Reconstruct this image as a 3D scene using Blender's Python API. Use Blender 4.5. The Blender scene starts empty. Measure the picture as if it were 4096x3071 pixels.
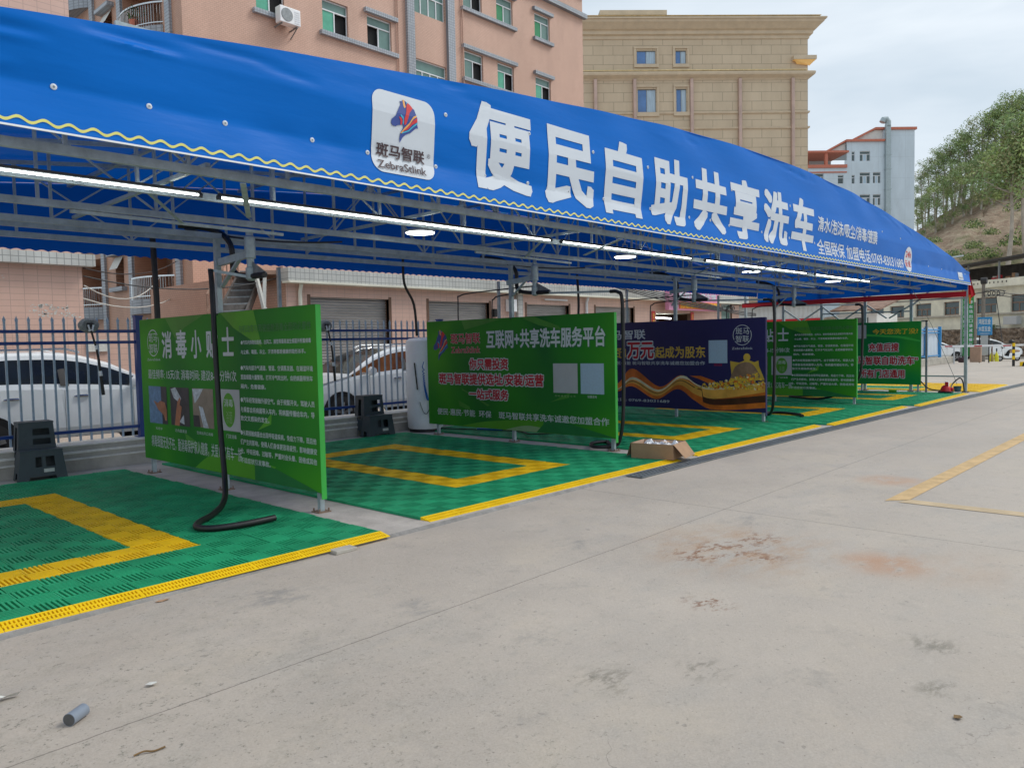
import bpy, bmesh, math, random
import numpy as np
from mathutils import Vector, Matrix
R = math.radians
C = bpy.context.scene.collection
sc = bpy.context.scene
random.seed(7)
rnd = random.Random(11)

# ------------------------------------------------------------------ camera
cd = bpy.data.cameras.new('camera'); cam = bpy.data.objects.new('camera', cd); C.objects.link(cam)
yaw, pit, rol = R(42.9), R(-3.0), R(-1.25)
fw = Vector((math.cos(yaw)*math.cos(pit), math.sin(yaw)*math.cos(pit), math.sin(pit)))
rt = fw.cross(Vector((0, 0, 1))).normalized(); up = rt.cross(fw)
r2 = rt*math.cos(rol) + up*math.sin(rol); u2 = -rt*math.sin(rol) + up*math.cos(rol)
mw = Matrix((r2, u2, -fw)).transposed().to_4x4(); mw.translation = (0, 0, 1.6)
cam.matrix_world = mw
cd.sensor_width = 36; cd.lens = 27.08; cd.clip_start = 0.05; cd.clip_end = 2000
sc.camera = cam

# ------------------------------------------------------------------ sky, sun, exposure
SUN_EL, SUN_AZ = R(48), R(-35)          # azimuth of the sun from +X
w = bpy.data.worlds.new('World'); sc.world = w; w.use_nodes = True
nt = w.node_tree; N = nt.nodes; L = nt.links
bg = N['Background']
sky = N.new('ShaderNodeTexSky'); sky.sky_type = 'NISHITA'; sky.sun_disc = False
sky.sun_elevation = SUN_EL; sky.sun_rotation = R(90) - SUN_AZ; sky.dust_density = 3; sky.air_density = 1
tc = N.new('ShaderNodeTexCoord'); mp = N.new('ShaderNodeMapping'); mp.inputs['Scale'].default_value = (1.0, 1.0, 4.0)
mp.inputs['Rotation'].default_value = (0, R(-14), R(25))
no = N.new('ShaderNodeTexNoise'); no.inputs['Scale'].default_value = 2.2; no.inputs['Detail'].default_value = 5; no.inputs['Roughness'].default_value = .5
no.inputs['Distortion'].default_value = .4
rp = N.new('ShaderNodeValToRGB'); rp.color_ramp.elements[0].position = .36; rp.color_ramp.elements[1].position = .68
rp.color_ramp.elements[0].color = (4.7, 5.45, 6.1, 1); rp.color_ramp.elements[1].color = (6.7, 7.2, 7.6, 1)
mx = N.new('ShaderNodeMix'); mx.data_type = 'RGBA'; mx.inputs[0].default_value = .88
L.new(tc.outputs['Generated'], mp.inputs['Vector']); L.new(mp.outputs[0], no.inputs['Vector']); L.new(no.outputs[0], rp.inputs[0])
L.new(sky.outputs[0], mx.inputs[6]); L.new(rp.outputs[0], mx.inputs[7]); L.new(mx.outputs[2], bg.inputs['Color'])
bg.inputs['Strength'].default_value = .1
sd = bpy.data.lights.new('sun', 'SUN'); so = bpy.data.objects.new('sun', sd); C.objects.link(so)
sd.energy = 1.3; sd.angle = R(22); sd.color = (1, .96, .9)
so.rotation_euler = (-Vector((math.cos(SUN_AZ)*math.cos(SUN_EL), math.sin(SUN_AZ)*math.cos(SUN_EL), math.sin(SUN_EL)))).to_track_quat('-Z', 'Y').to_euler()
sc.view_settings.view_transform = 'Standard'; sc.view_settings.look = 'None'; sc.view_settings.gamma = 1
sc.view_settings.exposure = .5
sc.cycles.use_denoising = True

# ------------------------------------------------------------------ materials
def new_mat(name):
    m = bpy.data.materials.new(name); m.use_nodes = True
    return m, m.node_tree.nodes, m.node_tree.links, m.node_tree.nodes['Principled BSDF']
def c4(c): return (c[0], c[1], c[2], 1)
def pm(name, col, rough=.6, metal=0., var=.12, scale=6., bump=0., spec=.5, emit=0., bscale=None, coat=0., stretch=None, alpha=None):
    m, n, l, b = new_mat(name)
    b.inputs['Roughness'].default_value = rough; b.inputs['Metallic'].default_value = metal
    b.inputs['Specular IOR Level'].default_value = spec; b.inputs['Coat Weight'].default_value = coat
    t = n.new('ShaderNodeTexCoord'); src = t.outputs['Object']
    if stretch:
        mp = n.new('ShaderNodeMapping'); mp.inputs['Scale'].default_value = stretch; l.new(src, mp.inputs[0]); src = mp.outputs[0]
    if var:
        x = n.new('ShaderNodeTexNoise'); x.inputs['Scale'].default_value = scale; x.inputs['Detail'].default_value = 6; x.inputs['Roughness'].default_value = .65
        l.new(src, x.inputs['Vector'])
        r = n.new('ShaderNodeValToRGB'); r.color_ramp.elements[0].position = .3; r.color_ramp.elements[1].position = .7
        r.color_ramp.elements[0].color = c4([max(0, k*(1-var)) for k in col]); r.color_ramp.elements[1].color = c4([min(1, k*(1+var)) for k in col])
        l.new(x.outputs[0], r.inputs[0]); l.new(r.outputs[0], b.inputs['Base Color'])
    else: b.inputs['Base Color'].default_value = c4(col)
    if bump:
        x = n.new('ShaderNodeTexNoise'); x.inputs['Scale'].default_value = bscale or scale*4; x.inputs['Detail'].default_value = 5
        l.new(src, x.inputs['Vector'])
        bp = n.new('ShaderNodeBump'); bp.inputs['Strength'].default_value = bump; bp.inputs['Distance'].default_value = .02
        l.new(x.outputs[0], bp.inputs['Height']); l.new(bp.outputs[0], b.inputs['Normal'])
    if emit:
        b.inputs['Emission Color'].default_value = c4(col); b.inputs['Emission Strength'].default_value = emit
    return m
def tile_mat(name, c1, c2, mortar, bw, bh, ms=.01, axes='xz', rough=.6, offset=.5, dirt=.25, squash=1., bump=.3):
    m, n, l, b = new_mat(name)
    t = n.new('ShaderNodeTexCoord'); s = n.new('ShaderNodeSeparateXYZ'); l.new(t.outputs['Object'], s.inputs[0])
    cb = n.new('ShaderNodeCombineXYZ'); ix = {'x': 0, 'y': 1, 'z': 2}
    if axes[0] == 'd':
        ad = n.new('ShaderNodeMath'); ad.operation = 'SUBTRACT'; l.new(s.outputs[0], ad.inputs[0]); l.new(s.outputs[1], ad.inputs[1]); a2 = n.new('ShaderNodeMath'); a2.operation = 'MULTIPLY'; a2.inputs[1].default_value = .707; l.new(ad.outputs[0], a2.inputs[0]); l.new(a2.outputs[0], cb.inputs[0])
    else: l.new(s.outputs[ix[axes[0]]], cb.inputs[0])
    l.new(s.outputs[ix[axes[1]]], cb.inputs[1])
    k = n.new('ShaderNodeTexBrick'); k.inputs['Scale'].default_value = 1; k.inputs['Brick Width'].default_value = bw; k.inputs['Row Height'].default_value = bh
    k.inputs['Mortar Size'].default_value = ms; k.inputs['Color1'].default_value = c4(c1); k.inputs['Color2'].default_value = c4(c2); k.inputs['Mortar'].default_value = c4(mortar)
    k.offset = offset; k.inputs['Mortar Smooth'].default_value = .1
    l.new(cb.outputs[0], k.inputs['Vector'])
    x = n.new('ShaderNodeTexNoise'); x.inputs['Scale'].default_value = .6; x.inputs['Detail'].default_value = 7; x.inputs['Roughness'].default_value = .7
    mp = n.new('ShaderNodeMapping'); mp.inputs['Scale'].default_value = (1, 1, .35); l.new(t.outputs['Object'], mp.inputs[0]); l.new(mp.outputs[0], x.inputs['Vector'])
    r = n.new('ShaderNodeValToRGB'); r.color_ramp.elements[0].position = .3; r.color_ramp.elements[1].position = .62
    r.color_ramp.elements[0].color = (1-dirt, 1-dirt*1.02, 1-dirt*1.06, 1); r.color_ramp.elements[1].color = (1, 1, 1, 1)
    l.new(x.outputs[0], r.inputs[0])
    mu = n.new('ShaderNodeMix'); mu.data_type = 'RGBA'; mu.blend_type = 'MULTIPLY'; mu.inputs[0].default_value = 1
    l.new(k.outputs[0], mu.inputs[6]); l.new(r.outputs[0], mu.inputs[7]); l.new(mu.outputs[2], b.inputs['Base Color'])
    bp = n.new('ShaderNodeBump'); bp.inputs['Strength'].default_value = bump; bp.inputs['Distance'].default_value = .01; bp.invert = True
    l.new(k.outputs[1], bp.inputs['Height']); l.new(bp.outputs[0], b.inputs['Normal'])
    b.inputs['Roughness'].default_value = rough
    return m

def ground_mat():
    m, n, l, b = new_mat('concrete_yard')
    t = n.new('ShaderNodeTexCoord'); P = t.outputs['Object']
    def noise(s, d=6, r=.6, st=None):
        x = n.new('ShaderNodeTexNoise'); x.inputs['Scale'].default_value = s; x.inputs['Detail'].default_value = d; x.inputs['Roughness'].default_value = r
        if st:
            mp = n.new('ShaderNodeMapping'); mp.inputs['Scale'].default_value = st; mp.inputs['Rotation'].default_value = (0, 0, R(8)); l.new(P, mp.inputs[0]); l.new(mp.outputs[0], x.inputs['Vector'])
        else: l.new(P, x.inputs['Vector'])
        return x.outputs[0]
    def ramp(v, p0, p1, c0, c1):
        r = n.new('ShaderNodeValToRGB'); r.color_ramp.elements[0].position = p0; r.color_ramp.elements[1].position = p1
        r.color_ramp.elements[0].color = c4(c0); r.color_ramp.elements[1].color = c4(c1); l.new(v, r.inputs[0]); return r.outputs[0]
    def mix(f, a, bb, mode='MIX'):
        x = n.new('ShaderNodeMix'); x.data_type = 'RGBA'; x.blend_type = mode
        for s, i in ((f, 0), (a, 6), (bb, 7)):
            if hasattr(s, 'node'): l.new(s, x.inputs[i])
            else: x.inputs[i].default_value = s if i == 0 else c4(s)
        return x.outputs[2]
    def math_(op, a, bb=None):
        x = n.new('ShaderNodeMath'); x.operation = op; x.use_clamp = False
        for s, i in ((a, 0), (bb, 1)):
            if s is None: continue
            if hasattr(s, 'node'): l.new(s, x.inputs[i])
            else: x.inputs[i].default_value = s
        return x.outputs[0]
    def mr(v, a, bb, c=0., d=1.):
        x = n.new('ShaderNodeMapRange'); x.interpolation_type = 'SMOOTHSTEP'; l.new(v, x.inputs[0])
        for i, k in enumerate((a, bb, c, d)): x.inputs[i+1].default_value = k
        return x.outputs[0]
    def dist(p):
        x = n.new('ShaderNodeVectorMath'); x.operation = 'DISTANCE'; l.new(P, x.inputs[0]); x.inputs[1].default_value = p; return x.outputs['Value']
    col = ramp(noise(.55, 7, .62), .3, .7, (.378, .340, .306), (.47, .424, .382))
    col = mix(mr(noise(1.3, 6, .7, (.5, 1.2, 1)), .45, .75, 0, .55), col, (.335, .325, .315))      # grey wear
    col = mix(mr(noise(.8, 4, .6), .52, .72, 0, .5), col, (.475, .42, .355))           # dusty tan
    # rough dirty corner at the front left
    corner = math_('MULTIPLY', mr(dist((.2, 3.4, 0)), 4.2, .4), mr(noise(4.5, 9, .8), .47, .66))
    col = mix(math_('MULTIPLY', corner, .6), col, (.27, .255, .22))
    spk = mr(noise(30, 4, .75), .57, .68)
    spm = math_('MULTIPLY', spk, mr(dist((.4, 3.4, 0)), 4.5, .3))
    col = mix(math_('MULTIPLY', spm, .8), col, (.085, .095, .075))
    spk2 = mr(noise(16, 2, .5), .705, .74)
    col = mix(math_('MULTIPLY', spk2, .5), col, (.16, .15, .135))
    col = mix(mr(noise(95, 3, .6), .3, .75, 0, .22), col, (.62, .60, .57))
    col = mix(mr(noise(6, 9, .82), .50, .74, 0, .42), col, (.28, .265, .24)); col = mix(mr(noise(10, 7, .8), .56, .72, 0, .4), col, (.58, .54, .48)); col = mix(mr(noise(50, 2, .5), .69, .76, 0, .6), col, (.13, .125, .11))
    col = mix(mr(noise(1.7, 8, .75), .55, .70, 0, .35), col, (.50, .445, .375)); col = mix(mr(noise(2.3, 9, .8), .57, .68, 0, .4), col, (.27, .262, .25))
    # red clay spills and other stains
    def stain(p, r, c, f, ns, a, bb):
        nonlocal col
        k = math_('MULTIPLY', mr(dist(p), r, r*.15), mr(noise(ns, 7, .7, (.7, 1.4, 1)), a, bb))
        col = mix(math_('MULTIPLY', k, f), col, c)
    for p, r in (((5.55, 2.85, -.05), .42), ((5.25, 2.95, -.05), .38), ((5.95, 2.82, -.05), .30), ((5.45, 2.55, -.05), .28), ((4.3, 2.35, -.05), .22)):
        stain(p, r, (.19, .085, .042), .9, 11, .50, .60)
    stain((5.6, 2.8, -.05), 1.1, (.40, .27, .18), .7, 4, .38, .66)
    stain((5.85, 1.78, -.05), .42, (.44, .24, .14), .85, 3, .30, .6)
    stain((6.0, 1.5, -.05), .8, (.42, .32, .25), .55, 3, .3, .7)
    stain((9.3, 2.77, -.05), .5, (.47, .29, .19), .7, 3, .3, .6)
    for p, r in (((4.45, 1.12, -.05), .2), ((3.0, 2.2, -.05), .25), ((2.2, 1.3, -.05), .2), ((3.9, .95, -.05), .16), ((3.4, 1.9, -.05), .2)):
        stain(p, r, (.19, .18, .15), .75, 9, .46, .62)
    for p, r in (((3.1, 3.7, -.05), .25), ((4.9, 3.9, -.05), .3), ((2.6, 4.6, -.05), .4), ((6.5, 3.2, -.05), .35)):
        stain(p, r, (.22, .225, .23), .6, 6, .45, .65)
    # control joints
    s = n.new('ShaderNodeSeparateXYZ'); l.new(P, s.inputs[0])
    wob = math_('MULTIPLY', math_('SUBTRACT', noise(14, 4, .7), .5), .02)
    def joint(ax, v, wd, f=.8):
        nonlocal col
        dd = math_('ABSOLUTE', math_('ADD', math_('SUBTRACT', s.outputs[ax], v), wob))
        col = mix(math_('MULTIPLY', mr(dd, wd, wd*.3), f), col, (.07, .066, .06))
    joint(1, 3.55, .0065, .6); joint(0, 6.82, .008, .6); joint(0, 19.4, .012, .6); joint(0, 31.6, .02, .6); joint(0, 43.0, .02, .5); joint(1, -1.9, .007, .6); joint(0, -6, .008, .6)
    # a few hairline cracks
    v = n.new('ShaderNodeTexVoronoi'); v.feature = 'DISTANCE_TO_EDGE'; v.inputs['Scale'].default_value = .32
    ds = n.new('ShaderNodeVectorMath'); ds.operation = 'ADD'
    nz = n.new('ShaderNodeTexNoise'); nz.inputs['Scale'].default_value = 1.8; nz.inputs['Detail'].default_value = 6; l.new(P, nz.inputs['Vector'])
    l.new(P, ds.inputs[0]); l.new(nz.outputs['Color'], ds.inputs[1]); l.new(ds.outputs[0], v.inputs['Vector'])
    ck = math_('MULTIPLY', mr(v.outputs[0], .0016, .0004), mr(noise(.45, 2, .5), .56, .64))
    col = mix(math_('MULTIPLY', ck, .55), col, (.12, .11, .10))
    col = mix(1.0, col, (1.0, .968, .918), 'MULTIPLY')
    l.new(col, b.inputs['Base Color'])
    rr = mr(noise(2.2, 5, .6), .3, .7, .62, .86); l.new(rr, b.inputs['Roughness'])
    bp = n.new('ShaderNodeBump'); bp.inputs['Strength'].default_value = .6; bp.inputs['Distance'].default_value = .014
    l.new(noise(24, 9, .82), bp.inputs['Height']); l.new(bp.outputs[0], b.inputs['Normal'])
    return m

M = {}
M['ground'] = ground_mat()
M['slab'] = pm('slab_concrete', (.44, .405, .365), .8, var=.2, scale=3, bump=.25, bscale=30)
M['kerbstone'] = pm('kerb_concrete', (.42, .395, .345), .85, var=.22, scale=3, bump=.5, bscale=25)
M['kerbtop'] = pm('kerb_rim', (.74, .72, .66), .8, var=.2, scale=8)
M['green_tile'] = pm('green_plastic', (.022, .325, .15), .5, var=.3, scale=1.7, spec=.22)
M['yellow_tile'] = pm('yellow_plastic', (.84, .54, .012), .5, var=.14, scale=2.2, spec=.22)
M['yellow_ramp'] = pm('yellow_ramp_plastic', (.86, .56, .008), .5, var=.1, scale=5, spec=.25)
M['steel'] = pm('galvanised_steel', (.36, .43, .45), .45, .25, var=.22, scale=9)
M['steel_dark'] = pm('dirty_steel', (.24, .26, .27), .55, .4, var=.25, scale=12)
M['rust'] = pm('rusty_foot', (.24, .16, .11), .8, var=.4, scale=30)
M['blue'] = pm('blue_tarpaulin', (.0002, .133, .53), .42, var=.06, scale=1.0, spec=.10, bump=.5, bscale=1.6, stretch=(.5, 1, 2.6))
M['blue_under'] = pm('blue_tarpaulin_back', (.001, .10, .46), .5, var=.12, scale=1.5, bump=.2, bscale=2, spec=.2)
def translucent(m, col, f):
    n, l = m.node_tree.nodes, m.node_tree.links; b = n['Principled BSDF']; o = n['Material Output']
    t = n.new('ShaderNodeBsdfTranslucent'); t.inputs[0].default_value = c4(col); x = n.new('ShaderNodeMixShader'); x.inputs[0].default_value = f
    l.new(b.outputs[0], x.inputs[1]); l.new(t.outputs[0], x.inputs[2]); l.new(x.outputs[0], o.inputs['Surface'])
translucent(M['blue_under'], (.0, .12, .60), .22)
M['white_vinyl'] = pm('white_vinyl', (.57, .625, .69), .5, var=.02)
M['white'] = pm('white_plastic', (.84, .85, .86), .4, var=.04)
M['trim_yellow'] = pm('yellow_piping', (.86, .83, .24), .6, var=.05)
M['trim_white'] = pm('white_hem', (.8, .82, .84), .6, var=.05)
M['red'] = pm('red_cloth', (.62, .010, .022), .6, var=.1)
M['black'] = pm('black_rubber', (.012, .012, .013), .45, var=.3, scale=20)
M['dark'] = pm('dark_void', (.012, .012, .013), .9, var=.2)  # near-black, stands in for shade in hollows; also one dark meter
M['rail_blue'] = pm('fence_blue', (.006, .045, .22), .4, var=.12, scale=10)
M['picket'] = pm('fence_picket', (.36, .46, .55), .42, var=.12, scale=14)
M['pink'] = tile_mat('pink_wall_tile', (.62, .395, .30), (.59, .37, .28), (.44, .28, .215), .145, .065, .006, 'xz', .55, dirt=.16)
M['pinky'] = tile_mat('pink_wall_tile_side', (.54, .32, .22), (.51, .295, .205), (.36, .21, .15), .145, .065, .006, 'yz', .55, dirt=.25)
M['pinklow'] = tile_mat('pink_wall_tile_large', (.68, .45, .365), (.645, .425, .345), (.50, .34, .285), .24, .12, .006, 'xz', .5, offset=0, dirt=.14)
M['greytile'] = tile_mat('grey_mosaic', (.40, .44, .48), (.33, .37, .42), (.22, .24, .27), .11, .11, .012, 'xz', .5, offset=0, dirt=.2)
M['whitetile'] = tile_mat('white_mosaic', (.60, .60, .57), (.54, .55, .53), (.30, .31, .30), .13, .15, .008, 'xz', .5, offset=0, dirt=.35)
M['beige'] = tile_mat('beige_stone', (.62, .505, .36), (.585, .475, .335), (.42, .345, .245), 1.7, .78, .03, 'dz', .7, dirt=.14)
M['beige_plain'] = pm('beige_moulding', (.58, .475, .34), .7, var=.1, scale=1.5)
M['gold'] = pm('gold_led_trim', (.72, .56, .30), .5, var=.2, scale=3)
M['lamp_gold'] = pm('lit_gold', (.80, .50, .18), .5, var=.1, emit=.12)
M['copper'] = pm('copper_pipe', (.50, .36, .30), .4, .3, var=.15, scale=1)
M['glass'] = pm('window_glass', (.05, .08, .085), .08, var=.3, scale=.8, spec=.7)
M['glass_blue'] = pm('blue_glass', (.08, .20, .46), .08, var=.25, scale=.7, spec=.8)
M['curtain'] = pm('curtain_behind_glass', (.40, .52, .62), .3, var=.25, scale=3, stretch=(6, 6, .3))
M['film'] = pm('green_film', (.10, .40, .27), .25, var=.15, scale=3)
M['film_dk'] = pm('green_curtain', (.012, .22, .08), .4, var=.2, scale=3)
M['film_gr'] = pm('grey_green_glass', (.14, .24, .215), .18, var=.15, scale=2)
M['alu'] = pm('white_window_frame', (.72, .74, .76), .45, var=.04)
M['shutter'] = pm('roller_shutter', (.40, .39, .385), .42, .35, var=.2, scale=2.5, stretch=(.4, 1, 3))
M['doorframe'] = pm('brown_jamb', (.15, .085, .055), .7, var=.2)
M['paleblue'] = tile_mat('pale_blue_wall', (.60, .69, .76), (.585, .675, .745), (.52, .60, .66), 4, 3.05, .03, 'dz', .8, offset=0, dirt=.14)
M['salmon'] = pm('salmon_trim', (.52, .17, .11), .7, var=.15)
M['cream'] = pm('cream_render', (.74, .73, .62), .85, var=.18, scale=.8, bump=.2, bscale=6)
M['offwhite'] = pm('white_render', (.70, .70, .67), .85, var=.12, scale=1)
M['darkroof'] = pm('dark_roof', (.055, .053, .052), .9, var=.4, scale=2)
M['rubble'] = pm('rubble_stone', (.22, .17, .13), .9, var=.75, scale=3.2, bump=.9, bscale=7)
M['corr'] = pm('corrugated_white', (.58, .63, .63), .5, var=.1, scale=2)
M['tin'] = pm('rusty_tin', (.24, .15, .11), .8, var=.5, scale=2)
M['brownp'] = pm('brown_paint', (.36, .24, .17), .7, var=.1)
M['pole'] = pm('concrete_pole', (.20, .18, .155), .9, var=.2)
M['car'] = pm('white_car_paint', (.86, .89, .90), .22, var=.02, coat=.7)
M['car_glass'] = pm('car_glass', (.018, .022, .024), .06, var=.4, scale=1.3, spec=.7)
M['car_amber_refl'] = pm('car_glass_amber_reflection', (.20, .075, .02), .10, var=.75, scale=2.2, spec=.6)  # orange reflection painted into the glass colour
M['chrome'] = pm('chrome', (.6, .62, .63), .15, 1, var=.05)
M['tyre'] = pm('tyre', (.018, .018, .018), .8, var=.2)
M['rim'] = pm('alloy_rim', (.36, .36, .37), .3, .7, var=.1)
M['lampred'] = pm('red_lens', (.4, .01, .01), .25, var=.1)
M['stool'] = pm('grey_stool_plastic', (.048, .066, .077), .5, var=.14, scale=6)
M['carton'] = pm('cardboard', (.36, .22, .13), .85, var=.12, scale=5)
M['carton_in'] = pm('cardboard_inside', (.54, .37, .26), .85, var=.08, scale=5)
M['poly'] = pm('white_film_bag', (.72, .74, .77), .25, var=.08, bump=.5, bscale=20)
M['pvc'] = pm('grey_pvc', (.20, .235, .285), .32, var=.08)
M['pvc_end'] = pm('grey_pvc_end', (.09, .09, .09), .7, var=.15, scale=30)
M['paper'] = pm('white_paper', (.60, .60, .56), .8, var=.12, scale=20)
M['leaf'] = pm('dry_leaf', (.20, .12, .045), .8, var=.3)
M['led'] = pm('led_tube', (.95, 1., .97), .4, var=0, emit=8)
M['lampw'] = pm('lamp_disc', (.95, .98, 1.), .4, var=0, emit=6)
M['lampcase'] = pm('lamp_case', (.42, .46, .47), .5, .3, var=.1)
M['worn_yellow'] = pm('worn_yellow_paint', (.55, .375, .18), .75, var=.22, scale=5)
M['worn_yellow2'] = pm('faded_yellow_paint', (.50, .385, .24), .8, var=.2, scale=4)
M['batten'] = pm('dim_batten', (.05, .055, .06), .7, var=.1)
M['grate'] = pm('steel_grate', (.17, .19, .205), .5, .35, var=.25, scale=5)
M['green_sign'] = pm('green_sign', (.008, .22, .045), .5, var=.06)
M['blue_sign'] = pm('blue_sign', (.03, .25, .55), .5, var=.06)
M['pinksign'] = pm('pink_sign', (.68, .28, .45), .5, var=.06)
M['orange'] = pm('orange_banner', (.80, .20, .02), .6, var=.1)
M['amber'] = pm('amber_letters', (.85, .52, .03), .5, var=.03)
M['redp'] = pm('red_print', (.50, .004, .016), .45, var=.06)
M['redbox'] = pm('red_plastic', (.60, .015, .02), .3, var=.08)
M['teal'] = pm('teal_bucket', (.03, .085, .11), .45, var=.1)
M['hiviz'] = pm('yellow_jug', (.66, .62, .02), .4, var=.1)
M['fluff'] = pm('grey_bristles', (.30, .31, .30), .95, var=.4, scale=60, bump=1, bscale=90)
M['bluehose'] = pm('blue_coil_hose', (.01, .13, .48), .35, var=.1)
M['rope'] = pm('grey_rope', (.25, .27, .25), .8, var=.3, scale=50)
M['wire'] = pm('cable_black', (.03, .03, .032), .6, var=.2)
M['stair'] = pm('stair_iron', (.13, .115, .105), .7, .2, var=.35, scale=5)
M['hill'] = None
M['bark'] = pm('eucalyptus_bark', (.42, .37, .31), .85, var=.3, scale=1.2)
M['leaf1'] = pm('foliage_light', (.34, .42, .145), .7, var=.35, scale=.5)
M['leaf2'] = pm('foliage_mid', (.225, .32, .125), .7, var=.35, scale=.5)
M['leaf3'] = pm('foliage_olive', (.30, .295, .14), .7, var=.35, scale=.5)
M['shrub'] = pm('shrub_green', (.05, .12, .03), .7, var=.4, scale=2)
M['navy'] = pm('navy_print', (.014, .012, .095), .5, var=.12, scale=.8)
M['goldp'] = pm('gold_print', (.60, .40, .06), .42, var=.25, scale=3)
M['silver'] = pm('silver_print', (.60, .66, .68), .4, var=.05)
M['dim_green'] = pm('dim_green_print', (.05, .20, .06), .5, var=.1)
M['lime'] = pm('lime_print', (.085, .34, .016), .5, var=.15, scale=1.5)
M['olive'] = pm('olive_print', (.05, .25, .022), .5, var=.2, scale=1.5)
M['deep'] = pm('deep_green_print', (.012, .17, .04), .5, var=.15, scale=1.5)
M['edge_green'] = pm('green_wrap', (.045, .44, .06), .5, var=.15, scale=1)  # end wrap brightened, light from the front put in; also a print swoosh
M['palegreen'] = pm('pale_green_print', (.26, .42, .20), .5, var=.1)
M['zb'] = pm('print_blue', (.025, .06, .28), .45, var=.1); M['zr'] = pm('print_red', (.60, .03, .03), .45, var=.1)
M['zo'] = pm('print_orange', (.80, .40, .10), .45, var=.1); M['zc'] = pm('print_cyan', (.05, .42, .62), .45, var=.1)
M['maroon'] = pm('dark_lettering', (.045, .018, .025), .5, var=.05)
M['flame'] = pm('orange_print', (.62, .15, .018), .4, var=.6, scale=1.3); M['flame2'] = pm('light_orange_print', (.78, .38, .07), .4, var=.35, scale=2)
M['flamedk'] = pm('brown_print', (.07, .022, .012), .4, var=.3); M['glowp'] = pm('cream_print', (.75, .68, .45), .4, var=.2, scale=4)
M['sackin'] = pm('sack_print', (.26, .16, .10), .5, var=.4, scale=3)
M['skin'] = pm('skin_print', (.40, .16, .08), .5, var=.3, scale=6); M['foam'] = pm('foam_print', (.5, .55, .6), .5, var=.4, scale=20)
M['phbg'] = pm('photo_dark', (.05, .045, .05), .5, var=.4, scale=6); M['phtan'] = pm('photo_tan', (.27, .22, .17), .5, var=.3, scale=3)
M['phblue'] = pm('photo_blue', (.13, .24, .40), .5, var=.35, scale=14); M['plate'] = pm('pale_blue_plate', (.38, .52, .66), .45, var=.08, scale=30)
M['plategrey'] = pm('pale_grey_plate', (.46, .48, .50), .45, var=.05)

def print_green(name, a, b_, c, seed=0.):
    m, n, l, b = new_mat(name)
    t = n.new('ShaderNodeTexCoord'); mp = n.new('ShaderNodeMapping'); mp.inputs['Location'].default_value = (0, seed, seed); mp.inputs['Scale'].default_value = (1, .55, .55)
    l.new(t.outputs['Object'], mp.inputs[0])
    x = n.new('ShaderNodeTexNoise'); x.inputs['Scale'].default_value = .85; x.inputs['Detail'].default_value = 1.5; x.inputs['Distortion'].default_value = .6; l.new(mp.outputs[0], x.inputs['Vector'])
    r = n.new('ShaderNodeValToRGB'); e = r.color_ramp.elements; e[0].position = .33; e[0].color = c4(a); e[1].position = .70; e[1].color = c4(c)
    k = e.new(.5); k.color = c4(b_)
    l.new(x.outputs[0], r.inputs[0]); l.new(r.outputs[0], b.inputs['Base Color']); b.inputs['Roughness'].default_value = .5; b.inputs['Specular IOR Level'].default_value = .2
    y = n.new('ShaderNodeTexNoise'); y.inputs['Scale'].default_value = 1.4; l.new(t.outputs['Object'], y.inputs['Vector'])
    bp = n.new('ShaderNodeBump'); bp.inputs['Strength'].default_value = .12; bp.inputs['Distance'].default_value = .05; l.new(y.outputs[0], bp.inputs['Height']); l.new(bp.outputs[0], b.inputs['Normal'])
    return m
M['pgreen'] = print_green('green_print', (.014, .14, .03), (.03, .24, .022), (.075, .36, .018))
M['pgreen2'] = print_green('green_print_cool', (.004, .17, .05), (.008, .26, .055), (.05, .36, .02), 3.)

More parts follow.
